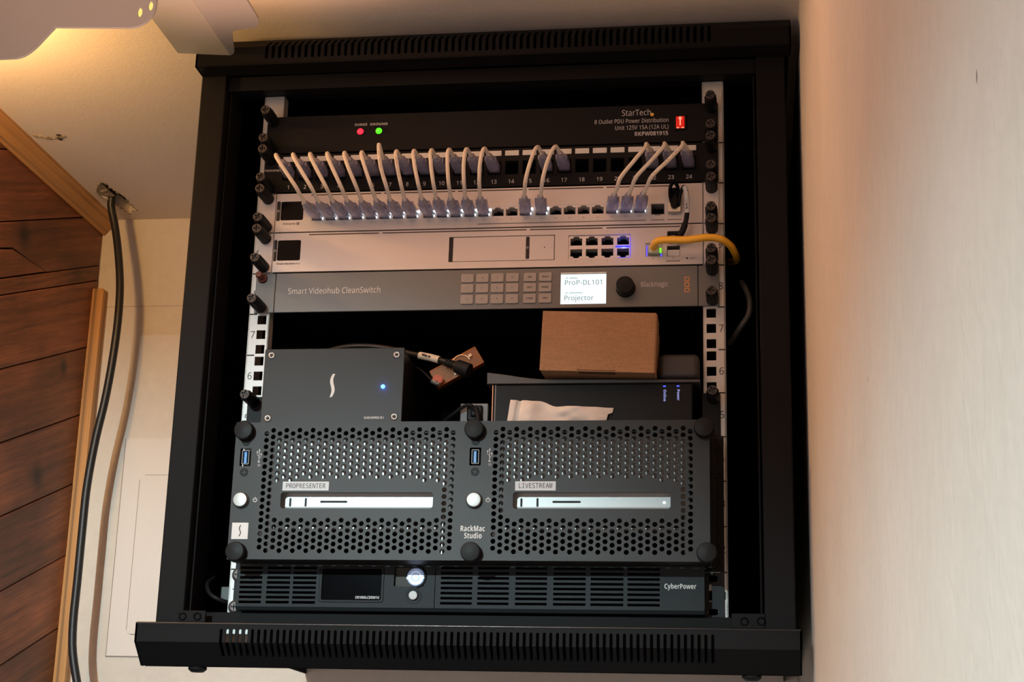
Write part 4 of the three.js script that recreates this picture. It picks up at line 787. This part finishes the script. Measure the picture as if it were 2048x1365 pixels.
{
  const d = thing('power_lead', 'short black cable curling out beside the lower left rail', 'cable', [-262, 20, -12]);
  part('cord', [tube([[-276, 42, -40], [-273, 30, -10], [-266, 20, 0], [-258, 15, 2], [-250, 12, -4], [-247, 10, -20]], 2.2, 36, 8)], M.rubber, d);
  part('connector', [box(-257, -248, 14, 28, -26, -6, 1)], mat(0.03, 0.05, 0.05, 0.5), d);
}

// ---------- left of the rack ----------
{
  const d = thing('black_wall_cable', 'thick black cable hanging from the torn ceiling hole along the white back wall', 'cable', [-612, 300, -510]);
  part('cord', [tube([[-590, 690, -455], [-600, 655, -460], [-609, 625, -466], [-602, 590, -472], [-593.3, 554, -470], [-583.8, 501.6, -466], [-580.6, 450, -463], [-582, 393, -461], [-587, 337.6, -461], [-595, 282, -461], [-600.5, 218, -461], [-601, 161, -461], [-600.8, 95.7, -461], [-600.8, 37.5, -461], [-598, 5, -461], [-588, -35, -461], [-572, -90, -463], [-562, -190, -470], [-556, -420, -485], [-552, -900, -505], [-552, -1290, -510]], 5.5, 160, 14)], mat(0.020, 0.019, 0.020, 0.42), d);
}
{
  const d = thing('ceiling_plate', 'off-white folded metal plate under the ceiling in front of the rack top', 'bracket', [-270, 586, 150]);
  const face = (pts, y0, y1, tilt, piv) => slab(poly(pts.map(([x, z]) => [x, -z])), 0, 3, 0.5).rotateX(-Math.PI / 2).translate(-piv, 0, 0).rotateZ(tilt).translate(piv, y0, 0);
  part('left_fold', [face([[-331, 52], [-268, 61], [-268, 236], [-331, 236]], 579, 0, -0.15, -268)], M.bracket, d);
  const q = [[-268, 61.5], [-268, 236], [-216.5, 236], [-216.5, 134], [-219, 123], [-226, 115.4], [-245, 115], [-250, 112.5], [-252.5, 106], [-262, 68], [-264.5, 63.5]];
  part('right_fold', [face(q, 579, 0, 0.06, -268)], M.bracket, d);
  part('hanger', [box(-300, -240, 590, CY, 180, 184), box(-300, -240, 590, CY, 226, 230)], M.bracket, d);
}
{
  const d = thing('slotted_bracket', 'large metal bracket coloured grey for shade, with two bright slots at the upper left corner', 'bracket', [-380, 560, 250]);
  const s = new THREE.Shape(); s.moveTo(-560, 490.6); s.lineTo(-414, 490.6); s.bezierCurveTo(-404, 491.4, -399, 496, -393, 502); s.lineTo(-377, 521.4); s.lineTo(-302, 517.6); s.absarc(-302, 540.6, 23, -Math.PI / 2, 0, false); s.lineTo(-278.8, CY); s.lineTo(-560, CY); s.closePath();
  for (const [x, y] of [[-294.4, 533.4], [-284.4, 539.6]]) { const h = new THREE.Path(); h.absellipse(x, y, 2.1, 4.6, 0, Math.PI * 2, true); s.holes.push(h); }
  part('plate', [slab(s, 247, 250, 0.6, 24)], M.bracketShade, d);
  part('added_slot_glow', [[-294.4, 533.4], [-284.4, 539.6]].map(([x, y]) => cyl(0, 0, 247.6, 249, 1, 1, 20).scale(2.0, 4.4, 1).translate(x, y, 0)), glow(1.0, 0.66, 0.16, 1.2), d);  // emissive discs added in the slots for light showing through
}

// ---------- the lamps, with an added fill panel and uplight, outside the frame ----------
{
  const [x, y, z] = COOL.at, d = thing('pendant_lamp', 'small white pendant lamp hanging near the camera', 'lamp', [x, CY, z]);
  part('stem', [box(x - 3, x + 3, y + 30, CY, z - 3, z + 3)], M.steel, d);
  part('shade', [new THREE.CylinderGeometry(16, 30, 24, 32, 1, true).translate(x, y + 34, z)], M.white, d);
  part('bulb', [new THREE.SphereGeometry(12, 20, 14).translate(x, y, z)], glow(0.9, 0.95, 1, 3), d);
}
{
  const [x, y, z] = WARM.at, d = thing('wall_lamp', 'warm globe lamp on the ceiling left of the rack', 'lamp', [x, CY, z]);
  part('base', [cyl(0, 0, 0, 14, 24).rotateX(-Math.PI / 2).translate(x, CY - 14, z)], M.white, d);
  part('bulb', [new THREE.SphereGeometry(26, 24, 16).translate(x, y, z)], glow(1, 0.62, 0.25, 3), d);
}
for (const [f, name, label, tint] of [[FILL, 'added_fill_panel', 'added soft fill light panel low across the room, unseen', [1, 0.7, 0.62]]]) {
  const d = thing(name, label, 'lamp', [f.at[0], f.at[1] - f.h * 500, f.at[2]]), o = new THREE.Object3D();  // unseen panel added to carry the fill light
  o.position.set(...f.at); o.lookAt(...f.aim); o.updateMatrix();
  part('frame', [new THREE.BoxGeometry(f.w * 1000 + 30, f.h * 1000 + 30, 20).translate(0, 0, -32).applyMatrix4(o.matrix), box(f.at[0] - 15, f.at[0] + 15, FL, f.at[1] - f.h * 300, f.at[2] + 60, f.at[2] + 90)], M.white, d);
  part('diffuser', [new THREE.BoxGeometry(f.w * 1000, f.h * 1000, 14).translate(0, 0, -10).applyMatrix4(o.matrix)], glow(...tint, 0.4), d);
}
{
  const [x, y, z] = UP.at, d = thing('added_uplight', 'added unseen uplight on a floor stand in front of the rack', 'lamp', [x, FL, z]);  // unseen uplight added to throw warm light on the ceiling
  part('base', [cyl(0, 0, 0, 20, 120).rotateX(-Math.PI / 2).translate(x, FL, z)], M.blackSatin, d);
  part('pole', [cyl(0, 0, 20, y - FL - 40, 10).rotateX(-Math.PI / 2).translate(x, FL, z)], M.steel, d);
  part('bowl', [new THREE.CylinderGeometry(60, 20, 30, 32, 1, true).translate(x, y - 26, z)], M.steel, d);
  part('bulb', [new THREE.SphereGeometry(18, 20, 14).translate(x, y, z)], glow(1, 0.75, 0.6, 2), d);
}
scene.traverse((o) => { if (o.isMesh) { o.castShadow = true; o.receiveShadow = true; } });
renderer.render(scene, camera);
